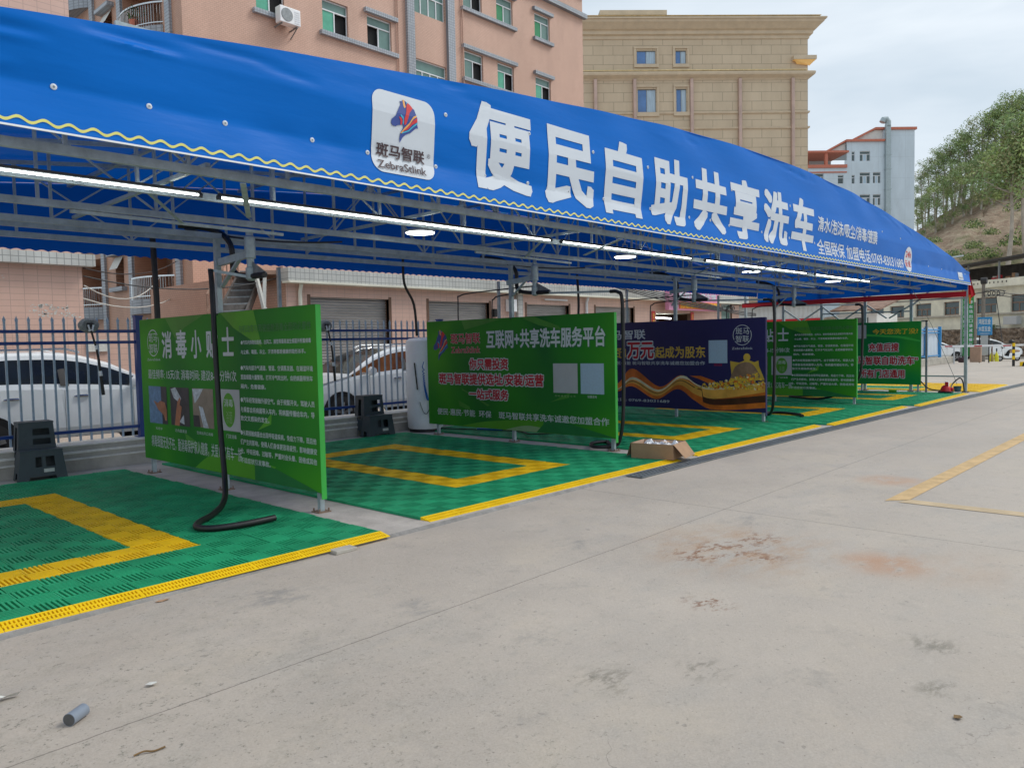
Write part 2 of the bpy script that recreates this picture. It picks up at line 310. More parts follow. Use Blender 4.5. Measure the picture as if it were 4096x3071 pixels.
# ------------------------------------------------------------------ mesh helpers
OFF = {}
class MB:
    def __init__(s): s.v = []; s.f = []; s.m = []
    def poly(s, pts, mi=0):
        i = len(s.v); s.v += [tuple(p) for p in pts]; s.f.append(tuple(range(i, i+len(pts)))); s.m.append(mi); return s
    def mesh(s, vs, fs, mi=0):
        i = len(s.v); s.v += [tuple(p) for p in vs]
        for f in fs: s.f.append(tuple(i+k for k in f)); s.m.append(mi)
        return s
    def box(s, a, b, mi=0, bottom=True):
        x0, y0, z0 = a; x1, y1, z1 = b
        vs = [(x0, y0, z0), (x1, y0, z0), (x1, y1, z0), (x0, y1, z0), (x0, y0, z1), (x1, y0, z1), (x1, y1, z1), (x0, y1, z1)]
        fs = [(4, 5, 6, 7), (0, 1, 5, 4), (1, 2, 6, 5), (2, 3, 7, 6), (3, 0, 4, 7)]
        if bottom: fs.append((3, 2, 1, 0))
        return s.mesh(vs, fs, mi)
    def bar(s, p, q, w_, h=None, mi=0):
        p = Vector(p); q = Vector(q); d = (q-p).normalized(); h = h or w_
        a = d.cross(Vector((0, 0, 1)))
        if a.length < .05: a = Vector((1, 0, 0))
        a.normalize(); b = a.cross(d)
        vs = []
        for c in (p, q):
            for i, j in ((-1, -1), (1, -1), (1, 1), (-1, 1)): vs.append(c + a*(i*w_/2) + b*(j*h/2))
        return s.mesh(vs, [(0, 1, 5, 4), (1, 2, 6, 5), (2, 3, 7, 6), (3, 0, 4, 7), (3, 2, 1, 0), (4, 5, 6, 7)], mi)
    def tube(s, pts, r, n=8, mi=0, cap=True):
        pts = [Vector(p) for p in pts]; rs = r if isinstance(r, (list, tuple)) else [r]*len(pts)
        vs = []; pa = None
        for i, p in enumerate(pts):
            d = (pts[min(i+1, len(pts)-1)] - pts[max(i-1, 0)]).normalized()
            if pa is None:
                a = d.cross(Vector((0, 0, 1)))
                if a.length < .05: a = d.cross(Vector((1, 0, 0)))
            else: a = pa - d*pa.dot(d)
            a.normalize(); pa = a; b = d.cross(a)
            for k in range(n): t = 2*math.pi*k/n; vs.append(p + a*(rs[i]*math.cos(t)) + b*(rs[i]*math.sin(t)))
        fs = []
        for i in range(len(pts)-1):
            for k in range(n): fs.append((i*n+k, i*n+(k+1) % n, (i+1)*n+(k+1) % n, (i+1)*n+k))
        if cap: fs += [tuple(range(n-1, -1, -1)), tuple((len(pts)-1)*n+k for k in range(n))]
        return s.mesh(vs, fs, mi)
    def lathe(s, prof, c=(0, 0, 0), n=20, mi=0):
        vs = []; fs = []
        for r, z in prof:
            for k in range(n): t = 2*math.pi*k/n; vs.append((c[0]+r*math.cos(t), c[1]+r*math.sin(t), c[2]+z))
        for i in range(len(prof)-1):
            for k in range(n): fs.append((i*n+k, i*n+(k+1) % n, (i+1)*n+(k+1) % n, (i+1)*n+k))
        fs += [tuple(range(n-1, -1, -1)), tuple((len(prof)-1)*n+k for k in range(n))]
        return s.mesh(vs, fs, mi)
    def prism(s, pl, plane, d0, d1, mi=0):
        g = {'xz': lambda a, b, d: (a, d, b), 'yz': lambda a, b, d: (d, a, b), 'xy': lambda a, b, d: (a, b, d)}[plane]
        n = len(pl); vs = [g(a, b, d0) for a, b in pl] + [g(a, b, d1) for a, b in pl]
        return s.mesh(vs, [tuple(range(n)), tuple(range(2*n-1, n-1, -1))] + [(i, (i+1) % n, n+(i+1) % n, n+i) for i in range(n)], mi)
    def build(s, name, mats, parent=None, smooth=False, bevel=0., local=False):
        me = bpy.data.meshes.new(name); o = bpy.data.objects.new(name, me); C.objects.link(o)
        off = OFF.get(parent.name, Vector((0, 0, 0))) if parent and not local else Vector((0, 0, 0))
        me.from_pydata([(p[0]-off[0], p[1]-off[1], p[2]-off[2]) for p in s.v], [], s.f)
        for k in (mats if isinstance(mats, (list, tuple)) else [mats]): me.materials.append(k)
        me.polygons.foreach_set('material_index', s.m)
        if smooth: me.polygons.foreach_set('use_smooth', [True]*len(s.f))
        me.validate(); me.update()
        bm = bmesh.new(); bm.from_mesh(me); bmesh.ops.recalc_face_normals(bm, faces=bm.faces); bm.to_mesh(me); bm.free()
        if smooth: me.set_sharp_from_angle(angle=R(40))
        if bevel:
            bv = o.modifiers.new('bevel', 'BEVEL'); bv.width = bevel; bv.segments = 2; bv.limit_method = 'ANGLE'
        if parent: o.parent = parent; OFF[o.name] = off
        return o
def tag(o, label=None, cat=None, group=None, kind=None):
    if label: o['label'] = label
    if cat: o['category'] = cat
    if group: o['group'] = group
    if kind: o['kind'] = kind
    return o
def thing(name, label, cat, loc=(0, 0, 0), group=None, rz=0.):
    o = bpy.data.objects.new(name, None); C.objects.link(o); o.location = loc; o.rotation_euler = (0, 0, rz); o.empty_display_size = .2
    OFF[o.name] = Vector(loc)
    return tag(o, label, cat, group)
def dup(root, loc, rz=None, label=None):
    r = root.copy(); C.objects.link(r); r.location = loc
    if rz is not None: r.rotation_euler = (0, 0, rz)
    if label: r['label'] = label
    for ch in list(root.children):
        c = ch.copy(); C.objects.link(c); c.parent = r
        for g in list(ch.children):
            d = g.copy(); C.objects.link(d); d.parent = c
    return r

def glyph_mesh(text, bold):
    cu = bpy.data.curves.new('t', 'FONT'); cu.body = text; cu.resolution_u = 2; cu.fill_mode = 'FRONT'; cu.offset = bold
    o = bpy.data.objects.new('t', cu); me = bpy.data.meshes.new_from_object(o)
    bpy.data.objects.remove(o); bpy.data.curves.remove(cu)
    return me
def lettering(name, text, box, frame, mat, parent, bold=.02, d=.002, outline=None, ocol=None, cuts=None, per=None, big=False):
    """text stretched into box (u0,u1,v0,v1), placed by frame(u,v,d)"""
    def one(bld, dd, m_, nm, par):
        items = per if per else [(text, box)]
        mb = MB()
        for tx, bx in items:
            me = glyph_mesh(tx, 0)
            co = np.array([v.co[:2] for v in me.vertices]); lo = co.min(0)-bold; hi = co.max(0)+bold
            su = (bx[1]-bx[0])/max(hi[0]-lo[0], 1e-6); sv = (bx[3]-bx[2])/max(hi[1]-lo[1], 1e-6)
            # weight: the same strokes laid down several times, a little apart
            if bld <= 0: sh = [(0, 0)]
            elif bld < .012: sh = [(-bld, 0), (bld, 0)]
            else:
                nn_ = 20 if big else 8
                sh = [(bld*max(-1, min(1, 1.45*math.cos(2*math.pi*(k+.5)/nn_))), bld*max(-1, min(1, 1.45*math.sin(2*math.pi*(k+.5)/nn_)))) for k in range(nn_)] + ([(0, 0)] if bld > .035 else [])
            for q, (ox, oy) in enumerate(sh):
                bm = bmesh.new(); bm.from_mesh(me)
                for v in bm.verts: v.co = ((v.co.x-lo[0]+ox)*su+bx[0], (v.co.y-lo[1]+oy)*sv+bx[2], 0)
                if cuts:
                    for ax, st in cuts:
                        cs = [v.co[ax] for v in bm.verts]; a0, a1 = min(cs), max(cs)
                        k = math.ceil(a0/st)
                        while k*st < a1:
                            nn = (1, 0, 0) if ax == 0 else (0, 1, 0); cc = (k*st, 0, 0) if ax == 0 else (0, k*st, 0)
                            bmesh.ops.bisect_plane(bm, geom=bm.verts[:]+bm.edges[:]+bm.faces[:], plane_co=cc, plane_no=nn); k += 1
                bm.verts.index_update()
                mb.mesh([frame(v.co.x, v.co.y, dd+q*(.00006 if big else .00012)) for v in bm.verts], [tuple(v.index for v in f.verts) for f in bm.faces])
                bm.free()
            bpy.data.meshes.remove(me)
        return mb.build(nm, m_, par)
    o = one(bold, d+(.0015 if outline else 0), mat, name, parent)
    if outline: one(outline, d, ocol, name.replace('lettering', 'letter_outline') if 'lettering' in name else name+'_outline', parent)
    return o

# ------------------------------------------------------------------ ground and slab
YZ = -.05
mb = MB()
xs = [-60, -10, 12, 30, 48, 58, 66, 110, 400]; ys = [-200, -20, -3, 8, 18, 40, 120, 400]
def gz(x): return YZ if x < 48 else (YZ - .53*min(1, (x-48)/18))
vs = [(x, y, gz(x)) for y in ys for x in xs]; nx = len(xs)
mb.mesh(vs, [(j*nx+i, j*nx+i+1, (j+1)*nx+i+1, (j+1)*nx+i) for j in range(len(ys)-1) for i in range(nx-1)])
tag(mb.build('ground', M['ground']), kind='structure')
def yf(x): return float(np.interp(x, [-3, 1.2, 3.6, 8, 10, 14, 19, 24, 29], [5.12, 5.22, 5.29, 5.36, 5.37, 5.28, 5.14, 4.98, 4.84]))
mb = MB(); n = 33; X0, X1 = -3., 28.6
fx = [X0+(X1-X0)*i/n for i in range(n+1)]
top = [(x, yf(x), -.028) for x in fx]; low = [(x, yf(x)-.055-.012*math.sin(x*2.3)*math.sin(x*.9), YZ-.004) for x in fx]; back = [(x, 11.6, -.028) for x in fx]
for i in range(n):
    mb.poly([top[i], top[i+1], back[i+1], back[i]]); mb.poly([low[i], low[i+1], top[i+1], top[i]], 1)
mb.poly([low[n], (X1, 11.6, YZ-.02), back[n], top[n]])
tag(mb.build('bay_slab', [M['slab'], pm('slab_edge', (.25, .24, .225), .9, var=.3, scale=6, bump=.5, bscale=30)]), kind='structure')
# stepped concrete kerb under the fence
mb = MB()
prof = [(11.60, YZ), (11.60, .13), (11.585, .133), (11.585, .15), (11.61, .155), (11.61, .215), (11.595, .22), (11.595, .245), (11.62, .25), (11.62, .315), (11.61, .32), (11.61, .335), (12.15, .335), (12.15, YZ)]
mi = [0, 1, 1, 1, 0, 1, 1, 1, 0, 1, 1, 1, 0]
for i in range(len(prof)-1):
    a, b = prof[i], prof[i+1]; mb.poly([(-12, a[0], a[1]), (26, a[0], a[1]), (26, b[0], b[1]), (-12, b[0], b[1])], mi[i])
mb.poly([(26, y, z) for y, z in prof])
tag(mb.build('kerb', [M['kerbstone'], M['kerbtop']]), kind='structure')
# painted parking lines
def sheet(pts, z=YZ+.004): return [(x, y, z) for x, y in pts]
mb = MB().poly(sheet([(8.10, 2.48), (8.27, 2.30), (44, 1.95), (44, 2.13)]))
tag(mb.build('parking_line', M['worn_yellow']), kind='structure')
mb = MB().poly(sheet([(8.30, 2.29), (8.11, 2.36), (8.08, -6), (8.27, -6)]))
tag(mb.build('parking_line', M['worn_yellow2']), kind='structure')

# drain grate
mb = MB(); X0, X1 = 7.75, 40.
def gy(x): return yf(min(x, 29)) - .004 - max(0, x-29)*.028
def gbar(x0, x1, o0, o1, z0, z1, mi=0):
    st = max(1, int((x1-x0)/2)); 
    for k in range(st):
        a = x0+(x1-x0)*k/st; b = x0+(x1-x0)*(k+1)/st
        ya, yb = gy(a), gy(b)
        vs = [(a, ya-o0, z0), (b, yb-o0, z0), (b, yb-o1, z0), (a, ya-o1, z0), (a, ya-o0, z1), (b, yb-o0, z1), (b, yb-o1, z1), (a, ya-o1, z1)]
        mb.mesh(vs, [(4, 5, 6, 7), (0, 1, 5, 4), (2, 3, 7, 6)], mi)
gbar(X0, X1, 0, .24, YZ-.01, YZ+.003, 1)  # dark sheet over the ground stands in for the shaded trench
for o in (.0, .07, .145, .22): gbar(X0, X1, o, o+.022, YZ+.004, YZ+.02)
x = X0
while x < 30:
    y = gy(x); mb.box((x, y-.24, YZ+.004), (x+.035, y, YZ+.018), 0, False); x += .075
gbar(30, X1, .03, .21, YZ+.004, YZ+.016)
tag(mb.build('drain_grate', [M['grate'], M['dark']]), 'long grey steel drain grate running along the front of the wash bays', 'drain')

# ------------------------------------------------------------------ grid mats
T = .407
def mat_mesh(nc, nr, yel, seed):
    g, y = MB(), MB(); rr = random.Random(seed)
    for i in range(nc):
        for j in range(nr):
            b = y if yel(i, j) else g
            x0, y0 = i*T, j*T; z = rr.uniform(-.002, .001); tx = rr.uniform(-.012, .012); ty = rr.uniform(-.012, .012)
            def zz(px, py): return z + (px-x0-T/2)*tx + (py-y0-T/2)*ty
            def bx(a0, b0, a1, b1):
                t = [(a0, b0), (a1, b0), (a1, b1), (a0, b1)]
                b.mesh([(px, py, -.027) for px, py in t]+[(px, py, zz(px, py)) for px, py in t], [(4, 5, 6, 7), (0, 1, 5, 4), (1, 2, 6, 5), (2, 3, 7, 6), (3, 0, 4, 7)])
            h = T/2; e = .0082
            for qi in (0, 1):
                for qj in (0, 1):
                    ax = x0+qi*h; ay = y0+qj*h; p = (h-.012)/6
                    for k in range(6):
                        if (qi+qj) % 2: bx(ax+.006+k*p+e, ay+.001, ax+.006+k*p+p-e, ay+h-.001)
                        else: bx(ax+.001, ay+.006+k*p+e, ax+h-.001, ay+.006+k*p+p-e)
            # side frame and centre ribs
            bx(x0+.0005, y0, x0+.009, y0+T); bx(x0+h-.004, y0, x0+h+.004, y0+T); bx(x0, y0+.0005, x0+T, y0+.009); bx(x0, y0+h-.004, x0+T, y0+h+.004)
    return g, y
def outline(i, j): return 3 <= i <= 7 and 2 <= j <= 10 and (i in (3, 7) or j in (2, 10))
def ramp_mesh(nc):
    b = MB()
    for i in range(nc):
        x0 = i*T+.002; x1 = i*T+T-.002; nb = 16; p = (x1-x0-.03)/nb
        # rows of slots: strips between slots
        def strip(a, c, t0, t1):
            f = lambda t: (-.135*(1-t), -.024+.024*t)
            (ya, za), (yb, zb) = f(t0), f(t1)
            vs = [(a, ya, -.028), (c, ya, -.028), (c, yb, -.028), (a, yb, -.028), (a, ya, za), (c, ya, za), (c, yb, zb), (a, yb, zb)]
            b.mesh(vs, [(4, 5, 6, 7), (0, 1, 5, 4), (1, 2, 6, 5), (3, 0, 4, 7), (2, 3, 7, 6)])
        strip(x0, x1, 0, .14); strip(x0, x1, .46, .56); strip(x0, x1, .88, 1)
        for k in range(nb+1):
            a = x0+k*p+ .006; strip(a, a+p*.52 + (.012 if k == nb else 0), .14, .46); strip(a, a+p*.52+(.012 if k == nb else 0), .56, .88)
    return b
G, Yl = mat_mesh(11, 14, outline, 3)
LAB = ['green grid mat with yellow outline in the nearest bay, black hose end lying on it', 'green grid mat with yellow outline in the bay with the cardboard box at its corner',
       'green grid mat with yellow outline between the panel with red lettering and the navy panel', 'green grid mat with yellow outline in the bay behind the navy panel', 'green grid mat with yellow outline carrying the red vacuum and teal bucket']
t0 = thing('wash_mat', LAB[0], 'floor mat', (-.42, 5.37, 0), 'grid mats of the wash bays')
G.build('green_grid', M['green_tile'], t0, local=True); Yl.build('yellow_outline', M['yellow_tile'], t0, local=True); ramp_mesh(11).build('edge_ramp', M['yellow_ramp'], t0, local=True)
for k, (x, y) in enumerate(((4.62, 5.50), (9.58, 5.52), (14.28, 5.38), (19.1, 5.22))): dup(t0, (x, y, 0), None, LAB[k+1])
g6, y6 = mat_mesh(9, 11, lambda i, j: not (1 <= i <= 3 and 4 <= j <= 9), 5)
t6 = thing('wash_mat', 'mostly yellow grid mat beyond the corner post of the canopy', 'floor mat', (24.45, 5.12, 0), 'grid mats of the wash bays')
g6.build('green_grid', M['green_tile'], t6, local=True); y6.build('yellow_border', M['yellow_tile'], t6, local=True); ramp_mesh(9).build('edge_ramp', M['yellow_ramp'], t6, local=True)
del G, Yl, g6, y6

# ------------------------------------------------------------------ the canopy
def zt(x):
    return float(np.interp(x, [0, 1.35, 2.05, 2.74, 3.69, 5, 6.83, 8.94, 10.78, 11.9, 13.05, 15.42, 18.99, 21.59, 23.95, 24.2],
                           [3.40, 3.58, 3.675, 3.76, 3.862, 4.0, 4.16, 4.31, 4.375, 4.385, 4.37, 4.275, 3.935, 3.63, 3.27, 3.23]))
ZTX = np.linspace(0, 24.2, 243); ZTV = np.array([zt(a) for a in ZTX]); ker = np.ones(13)/13
ZTV = np.convolve(np.pad(ZTV, 6, mode='edge'), ker, 'valid')
def zarch(x): return float(np.interp(x, ZTX, ZTV))
EAVE = 2.925
_r = random.Random(77); CREASE = [(.9, .75, .05, .10, .014, .03), (1.0, .6, .11, .10, -.010, .025), (1.75, .7, .04, .12, .016, .028), (1.8, .6, .09, .13, -.012, .022), (2.3, .9, .03, .10, .014, .026), (2.9, .6, .12, .16, .010, .03), (.95, .5, .28, .05, -.012, .04)]
for _k in range(26): CREASE.append((_r.uniform(3.4, 22), _r.uniform(.4, 1.1), _r.uniform(.02, .10), _r.uniform(.05, .16), _r.uniform(-.012, .013), _r.uniform(.018, .035)))
def by(x, z):
    """front face of the banner: bellied cloth pulled in along the purlin"""
    t = np.interp(z, [2.92, 3.0, 3.2, 3.32, 3.55, 3.75, 4.0, 4.4], [-.045, -.03, .012, -.004, -.028, -.012, .0, .02])
    f = math.exp(-((z-3.2)/.09)**2)
    t += .004*math.sin(x*9.3+2*math.sin(x*1.7))*f + .006*math.sin(x*2.1+z*3)*math.sin(z*5+x*.7)
    d = zarch(x)-z
    if d < .55: t += .011*(1-d/.55)*math.sin(x*3.1+5*z+1.3*math.sin(x*.8))
    for cx, ln, off, sl, am, wd in CREASE:
        q = (x-cx)/ln
        if 0 < q < 1:
            e = (d-off-sl*(x-cx))/wd
            if abs(e) < 2.5: t += am*math.sin(math.pi*q)*math.exp(-e*e)
    return 5.2 + float(t)
can = thing('car_wash_canopy', 'long blue arched canopy with white lettering over the row of wash bays', 'canopy', (12, 8.2, 0))
XE = 24.05
mb = MB(); nx, nz = 760, 44
vs = []
for i in range(nx+1):
    x = XE*i/nx; z1 = zarch(x)
    for j in range(nz+1): z = EAVE+(z1-EAVE)*j/nz; vs.append((x, by(x, z), z))
mb.mesh(vs, [(i*(nz+1)+j, (i+1)*(nz+1)+j, (i+1)*(nz+1)+j+1, i*(nz+1)+j+1) for i in range(nx) for j in range(nz)])
ban = mb.build('front_banner', M['blue'], can, True)
# the arched roof sheet, back and side valances
mb = MB(); n = 120; vs = []
for i in range(n+1):
    x = XE*i/n
    for y in (5.215, 6.5, 8, 9.6, 11.3): vs.append((x, y, zarch(x)-.012))
mb.mesh(vs, [(i*5+j, i*5+j+1, (i+1)*5+j+1, (i+1)*5+j) for i in range(n) for j in range(4)])
mb.build('roof_sheet', M['blue_under'], can, True)
mb = MB(); n = 24*40
for i in range(n):
    x0, x1 = XE*i/n, XE*(i+1)/n
    f = lambda x: 2.925+.022*abs(math.sin(math.pi*x/.145))
    mb.poly([(x0, 11.31, f(x0)), (x1, 11.31, f(x1)), (x1, 11.31, zarch(x1)-.014), (x0, 11.31, zarch(x0)-.014)])
mb.build('back_valance', M['blue_under'], can)
mb = MB()
mb.poly([(XE, 5.24, 2.80), (XE, 11.3, 2.74), (XE, 11.3, zarch(XE)-.014), (XE, 5.24, zarch(XE)-.014)])
mb.build('side_valance', M['blue_under'], can)
mb = MB(); ns = 24
pts = [(XE+.02+.012*math.sin(k*1.3), 5.28+(11.85-5.28)*k/ns) for k in range(ns+1)]
for k in range(ns):
    (xa, ya), (xb, yb_) = pts[k], pts[k+1]
    za, zb = 2.73, 2.73; mb.mesh([(xa, ya, 2.615), (xb, yb_, 2.615), (xb, yb_, zb+.03), (xa, ya, za+.03), (xa+.006, ya, 2.615), (xb+.006, yb_, 2.615), (xb+.006, yb_, zb+.03), (xa+.006, ya, za+.03)], [(0, 1, 2, 3), (7, 6, 5, 4), (0, 4, 5, 1)])
mb.build('red_strip', M['red'], can, True)
# wavy yellow piping and white hem along the front edge
mb = MB(); x = 0.; prev = None; st = .0113
while x < XE:
    zc = EAVE+.038+.0135*math.sin(2*math.pi*x/.1365); y = by(x, EAVE+.03)-.004
    cur = ((x, y, zc-.0085), (x, y-.003, zc+.0085))
    if prev: mb.poly([prev[0], cur[0], cur[1], prev[1]])
    prev = cur; x += st
mb.build('wavy_piping', M['trim_yellow'], can)
mb = MB()
for i in range(240):
    x0, x1 = XE*i/240, XE*(i+1)/240
    vs = [(x0, by(x0, 2.92)-.003, 2.914), (x1, by(x1, 2.92)-.003, 2.914), (x1, by(x1, 2.93)-.004, 2.925), (x0, by(x0, 2.93)-.004, 2.925)]
    mb.poly(vs); mb.poly([(vs[0][0], vs[0][1], 2.914), (vs[1][0], vs[1][1], 2.914), (vs[1][0], vs[1][1]+.012, 2.914), (vs[0][0], vs[0][1]+.012, 2.914)])
mb.build('white_hem', M['trim_white'], can)
# eyelets
riv = [(1.61, 3.2), (2.17, 3.2), (2.69, 3.19), (3.4, 3.2), (3.92, 3.19), (4.78, 3.66), (4.67, 3.19), (5.29, 3.2), (5.9, 3.21), (6.55, 3.21), (5.91, 3.7), (6.97, 3.69), (8.07, 3.69), (7.19, 3.21), (8.16, 3.21), (9.14, 3.72), (9.09, 3.2), (9.66, 3.22), (10.23, 3.7), (10.19, 3.2), (11.22, 3.2), (.6, 3.2), (12.2, 3.7), (12.25, 3.2), (13.28, 3.2), (14.4, 3.2), (15.5, 3.2), (16.7, 3.7), (17.9, 3.66), (16.6, 3.2), (20.1, 3.2), (21.3, 3.2)]
for x, z in riv:
    mb = MB(); y = by(x, z)
    mb.tube([(x, y+.004, z), (x, y-.006, z), (x, y-.009, z)], [.019, .019, .013], 12); mb.tube([(x, y-.008, z), (x, y-.0105, z)], [.008, .007], 8, 1)
    mb.build('eyelet', [M['white_vinyl'], M['steel_dark']], ban, True)
def fban(u, v, d): return (u, by(u, v)-d-.0015, v)
CH = [('便', (5.06, 5.955, 3.066, 3.888)), ('民', (6.155, 6.997, 3.05, 3.858)), ('自', (7.19, 7.946, 3.055, 3.896)), ('助', (8.171, 9.005, 3.051, 3.883)),
      ('共', (9.174, 10.085, 3.05, 3.885)), ('享', (10.197, 11.117, 3.037, 3.891)), ('洗', (11.241, 12.153, 3.047, 3.869)), ('车', (12.306, 13.202, 3.029, 3.882))]
CUT = ((1, .06), (0, .12))
lettering('title_lettering', '', None, fban, M['white_vinyl'], ban, .032, .003, cuts=CUT, per=CH, big=True)
lettering('service_lettering', '清水/泡沫/吸尘/消毒/镀膜', (13.36, 16.385, 3.412, 3.672), fban, M['white_vinyl'], ban, .018, .003, cuts=((1, .08), (0, .2)))
lettering('phone_lettering', '全国联保 加盟电话:0769-83031689', (13.36, 18.16, 3.017, 3.284), fban, M['white_vinyl'], ban, .013, .003, cuts=((1, .08), (0, .2)))
def flatpoly(pl, frame, d, mat, name, parent, cuts=None):
    bm = bmesh.new(); f = bm.faces.new([bm.verts.new((a, b, 0)) for a, b in pl]); f.normal_update(); bmesh.ops.triangulate(bm, faces=[f])
    if cuts:
        for ax, st in cuts:
            a0, a1 = min(p[ax] for p in pl), max(p[ax] for p in pl); k = math.ceil(a0/st)
            while k*st < a1:
                bmesh.ops.bisect_plane(bm, geom=bm.verts[:]+bm.edges[:]+bm.faces[:], plane_co=(k*st, 0, 0) if ax == 0 else (0, k*st, 0), plane_no=(1, 0, 0) if ax == 0 else (0, 1, 0)); k += 1
    bm.verts.index_update(); mb = MB().mesh([frame(v.co.x, v.co.y, d) for v in bm.verts], [tuple(v.index for v in f.verts) for f in bm.faces]); bm.free()
    return mb.build(name, mat, parent)
def rrect(x0, x1, z0, z1, r, n=8):
    o = []
    for cx, cz, a in ((x1-r, z1-r, 0), (x0+r, z1-r, 90), (x0+r, z0+r, 180), (x1-r, z0+r, 270)):
        for k in range(n+1): t = R(a+90*k/n); o.append((cx+r*math.cos(t), cz+r*math.sin(t)))
    return o
def ell(cx, cz, rx, rz, n=32): return [(cx+rx*math.cos(2*math.pi*k/n), cz+rz*math.sin(2*math.pi*k/n)) for k in range(n)]
ZB = [(0.332, 0.94), (0.376, 0.89), (0.302, 0.791), (0.156, 0.58), (0.016, 0.486), (0.0, 0.398), (0.054, 0.349), (0.168, 0.345), (0.237, 0.377), (0.423, 0.42), (0.456, 0.367), (0.344, 0.205), (0.316, 0.085), (0.335, 0.001), (0.433, 0.131), (0.553, 0.214), (0.72, 0.275), (0.916, 0.407), (1.0, 0.412), (0.968, 0.489), (0.963, 0.643), (0.908, 0.745), (0.864, 0.826), (0.771, 0.869), (0.634, 0.948), (0.473, 1.001), (0.425, 0.956)]
ZS = {'zo': [[(0.45, 0.997), (0.508, 0.992), (0.547, 0.832), (0.487, 0.807), (0.456, 0.875)], [(0.93, 0.704), (0.809, 0.655), (0.659, 0.485), (0.514, 0.376), (0.345, 0.219), (0.391, 0.219), (0.607, 0.375), (0.806, 0.596), (0.94, 0.669)]],
      'zr': [[(0.586, 0.926), (0.634, 0.948), (0.726, 0.905), (0.805, 0.845), (0.67, 0.721), (0.604, 0.564), (0.54, 0.438), (0.481, 0.421), (0.475, 0.544), (0.554, 0.731)], [(0.951, 0.648), (0.959, 0.554), (0.776, 0.467), (0.605, 0.331), (0.416, 0.259), (0.608, 0.39), (0.805, 0.566)], [(0.27, 0.577), (0.361, 0.569), (0.404, 0.504), (0.388, 0.414), (0.33, 0.406), (0.334, 0.493)]],
      'zc': [[(0.959, 0.546), (0.799, 0.448), (0.628, 0.32), (0.404, 0.243), (0.402, 0.213), (0.651, 0.301), (0.822, 0.422), (0.964, 0.503)], [(0.341, 0.639), (0.431, 0.595), (0.454, 0.483), (0.435, 0.422), (0.412, 0.418), (0.419, 0.535), (0.317, 0.613)], [(0.564, 0.966), (0.615, 0.945), (0.585, 0.896)]]}
def zebra(bx, frame, d, parent, cuts=None):
    t = lambda pl: [(bx[0]+a*(bx[1]-bx[0]), bx[2]+b*(bx[3]-bx[2])) for a, b in pl]
    mb = MB(); mats = [M['zb'], M['zo'], M['zr'], M['zc']]
    for mi, (key, pls) in enumerate((('zb', [ZB]), ('zo', ZS['zo']), ('zr', ZS['zr']), ('zc', ZS['zc']))):
        for q, pl in enumerate(pls):
            bm = bmesh.new(); f = bm.faces.new([bm.verts.new((a, b, 0)) for a, b in t(pl)]); f.normal_update(); bmesh.ops.triangulate(bm, faces=[f])
            for ax, st in cuts or ():
                for k in range(1, 60):
                    v_ = (bx[0] if ax == 0 else bx[2])+k*st
                    if v_ < (bx[1] if ax == 0 else bx[3]): bmesh.ops.bisect_plane(bm, geom=bm.verts[:]+bm.edges[:]+bm.faces[:], plane_co=(v_, 0, 0) if ax == 0 else (0, v_, 0), plane_no=(1, 0, 0) if ax == 0 else (0, 1, 0))
            bm.verts.index_update()
            mb.mesh([frame(v.co.x, v.co.y, d+.0012*mi+.0003*q) for v in bm.verts], [tuple(v.index for v in f.verts) for f in bm.faces], mi); bm.free()
    return mb.build('zebra_head_emblem', mats, parent)
lp = flatpoly(rrect(3.955, 4.64, 3.05, 3.725, .11), fban, .004, M['white_vinyl'], 'logo_plate', ban, CUT)
zebra((4.146, 4.443, 3.321, 3.687), fban, .009, ban, ((1, .04), (0, .06)))
lettering('logo_lettering', '斑马智联', (4.0, 4.523, 3.178, 3.292), fban, M['maroon'], ban, .022, .013, cuts=((1, .06),))
lettering('logo_lettering', 'ZebraStlink', (4.006, 4.53, 3.082, 3.150), fban, M['maroon'], ban, .012, .013, cuts=((1, .06),))
lettering('logo_lettering', '®', (4.555, 4.592, 3.24, 3.278), fban, M['maroon'], ban, .0, .013)
flatpoly(ell(18.51, 3.258, .272, .272), fban, .004, M['white_vinyl'], 'round_badge', ban, CUT)
lettering('badge_lettering', '24h', (18.32, 18.69, 3.30, 3.435), fban, M['redp'], ban, .02, .006); lettering('badge_lettering', '营业', (18.31, 18.69, 3.09, 3.24), fban, M['redp'], ban, .02, .006)
flatpoly([(22.79, 3.01), (23.25, 3.015), (23.26, 3.217), (22.79, 3.21)], fban, .004, M['white_vinyl'], 'pasted_notice', ban)
lettering('notice_lettering', '出口', (22.86, 23.19, 3.04, 3.19), fban, M['maroon'], ban, .01, .006)
# trusses
def truss(y, st, sgn, zb=2.90, s=.045):
    mb = MB(); xs = np.arange(.15, 24.0, st)
    tp = lambda x: max(zarch(x)-.06, zb+.12)
    mb.bar((0.05, y, zb), (23.9, y, zb), .042, .062)
    for a, b in zip(xs[:-1], xs[1:]): mb.bar((a, y, tp(a)), (b, y, tp(b)), .04, .04)
    for k, a in enumerate(xs):
        mb.bar((a, y, zb+.03), (a, y, tp(a)-.01), .026, .026)
        if k+1 < len(xs) and k % 3 != 1:
            b = xs[k+1]
            if (k//3 + sgn) % 2: mb.bar((a, y+.006, zb+.03), (b, y+.006, tp(b)-.02), .016, .016)
            else: mb.bar((b, y+.006, zb+.03), (a, y+.006, tp(a)-.02), .016, .016)
    return mb.build('truss', M['steel'], can)
for y, st, sg in ((5.50, .80, 0), (6.40, 1.2, 1), (7.50, 1.0, 0), (8.50, 1.2, 1), (9.66, 1.2, 0)): truss(y, st, sg)
for y in (8.95,): MB().bar((.05, y, 2.91), (23.9, y, 2.91), .042, .055).build('purlin', M['steel'], can)
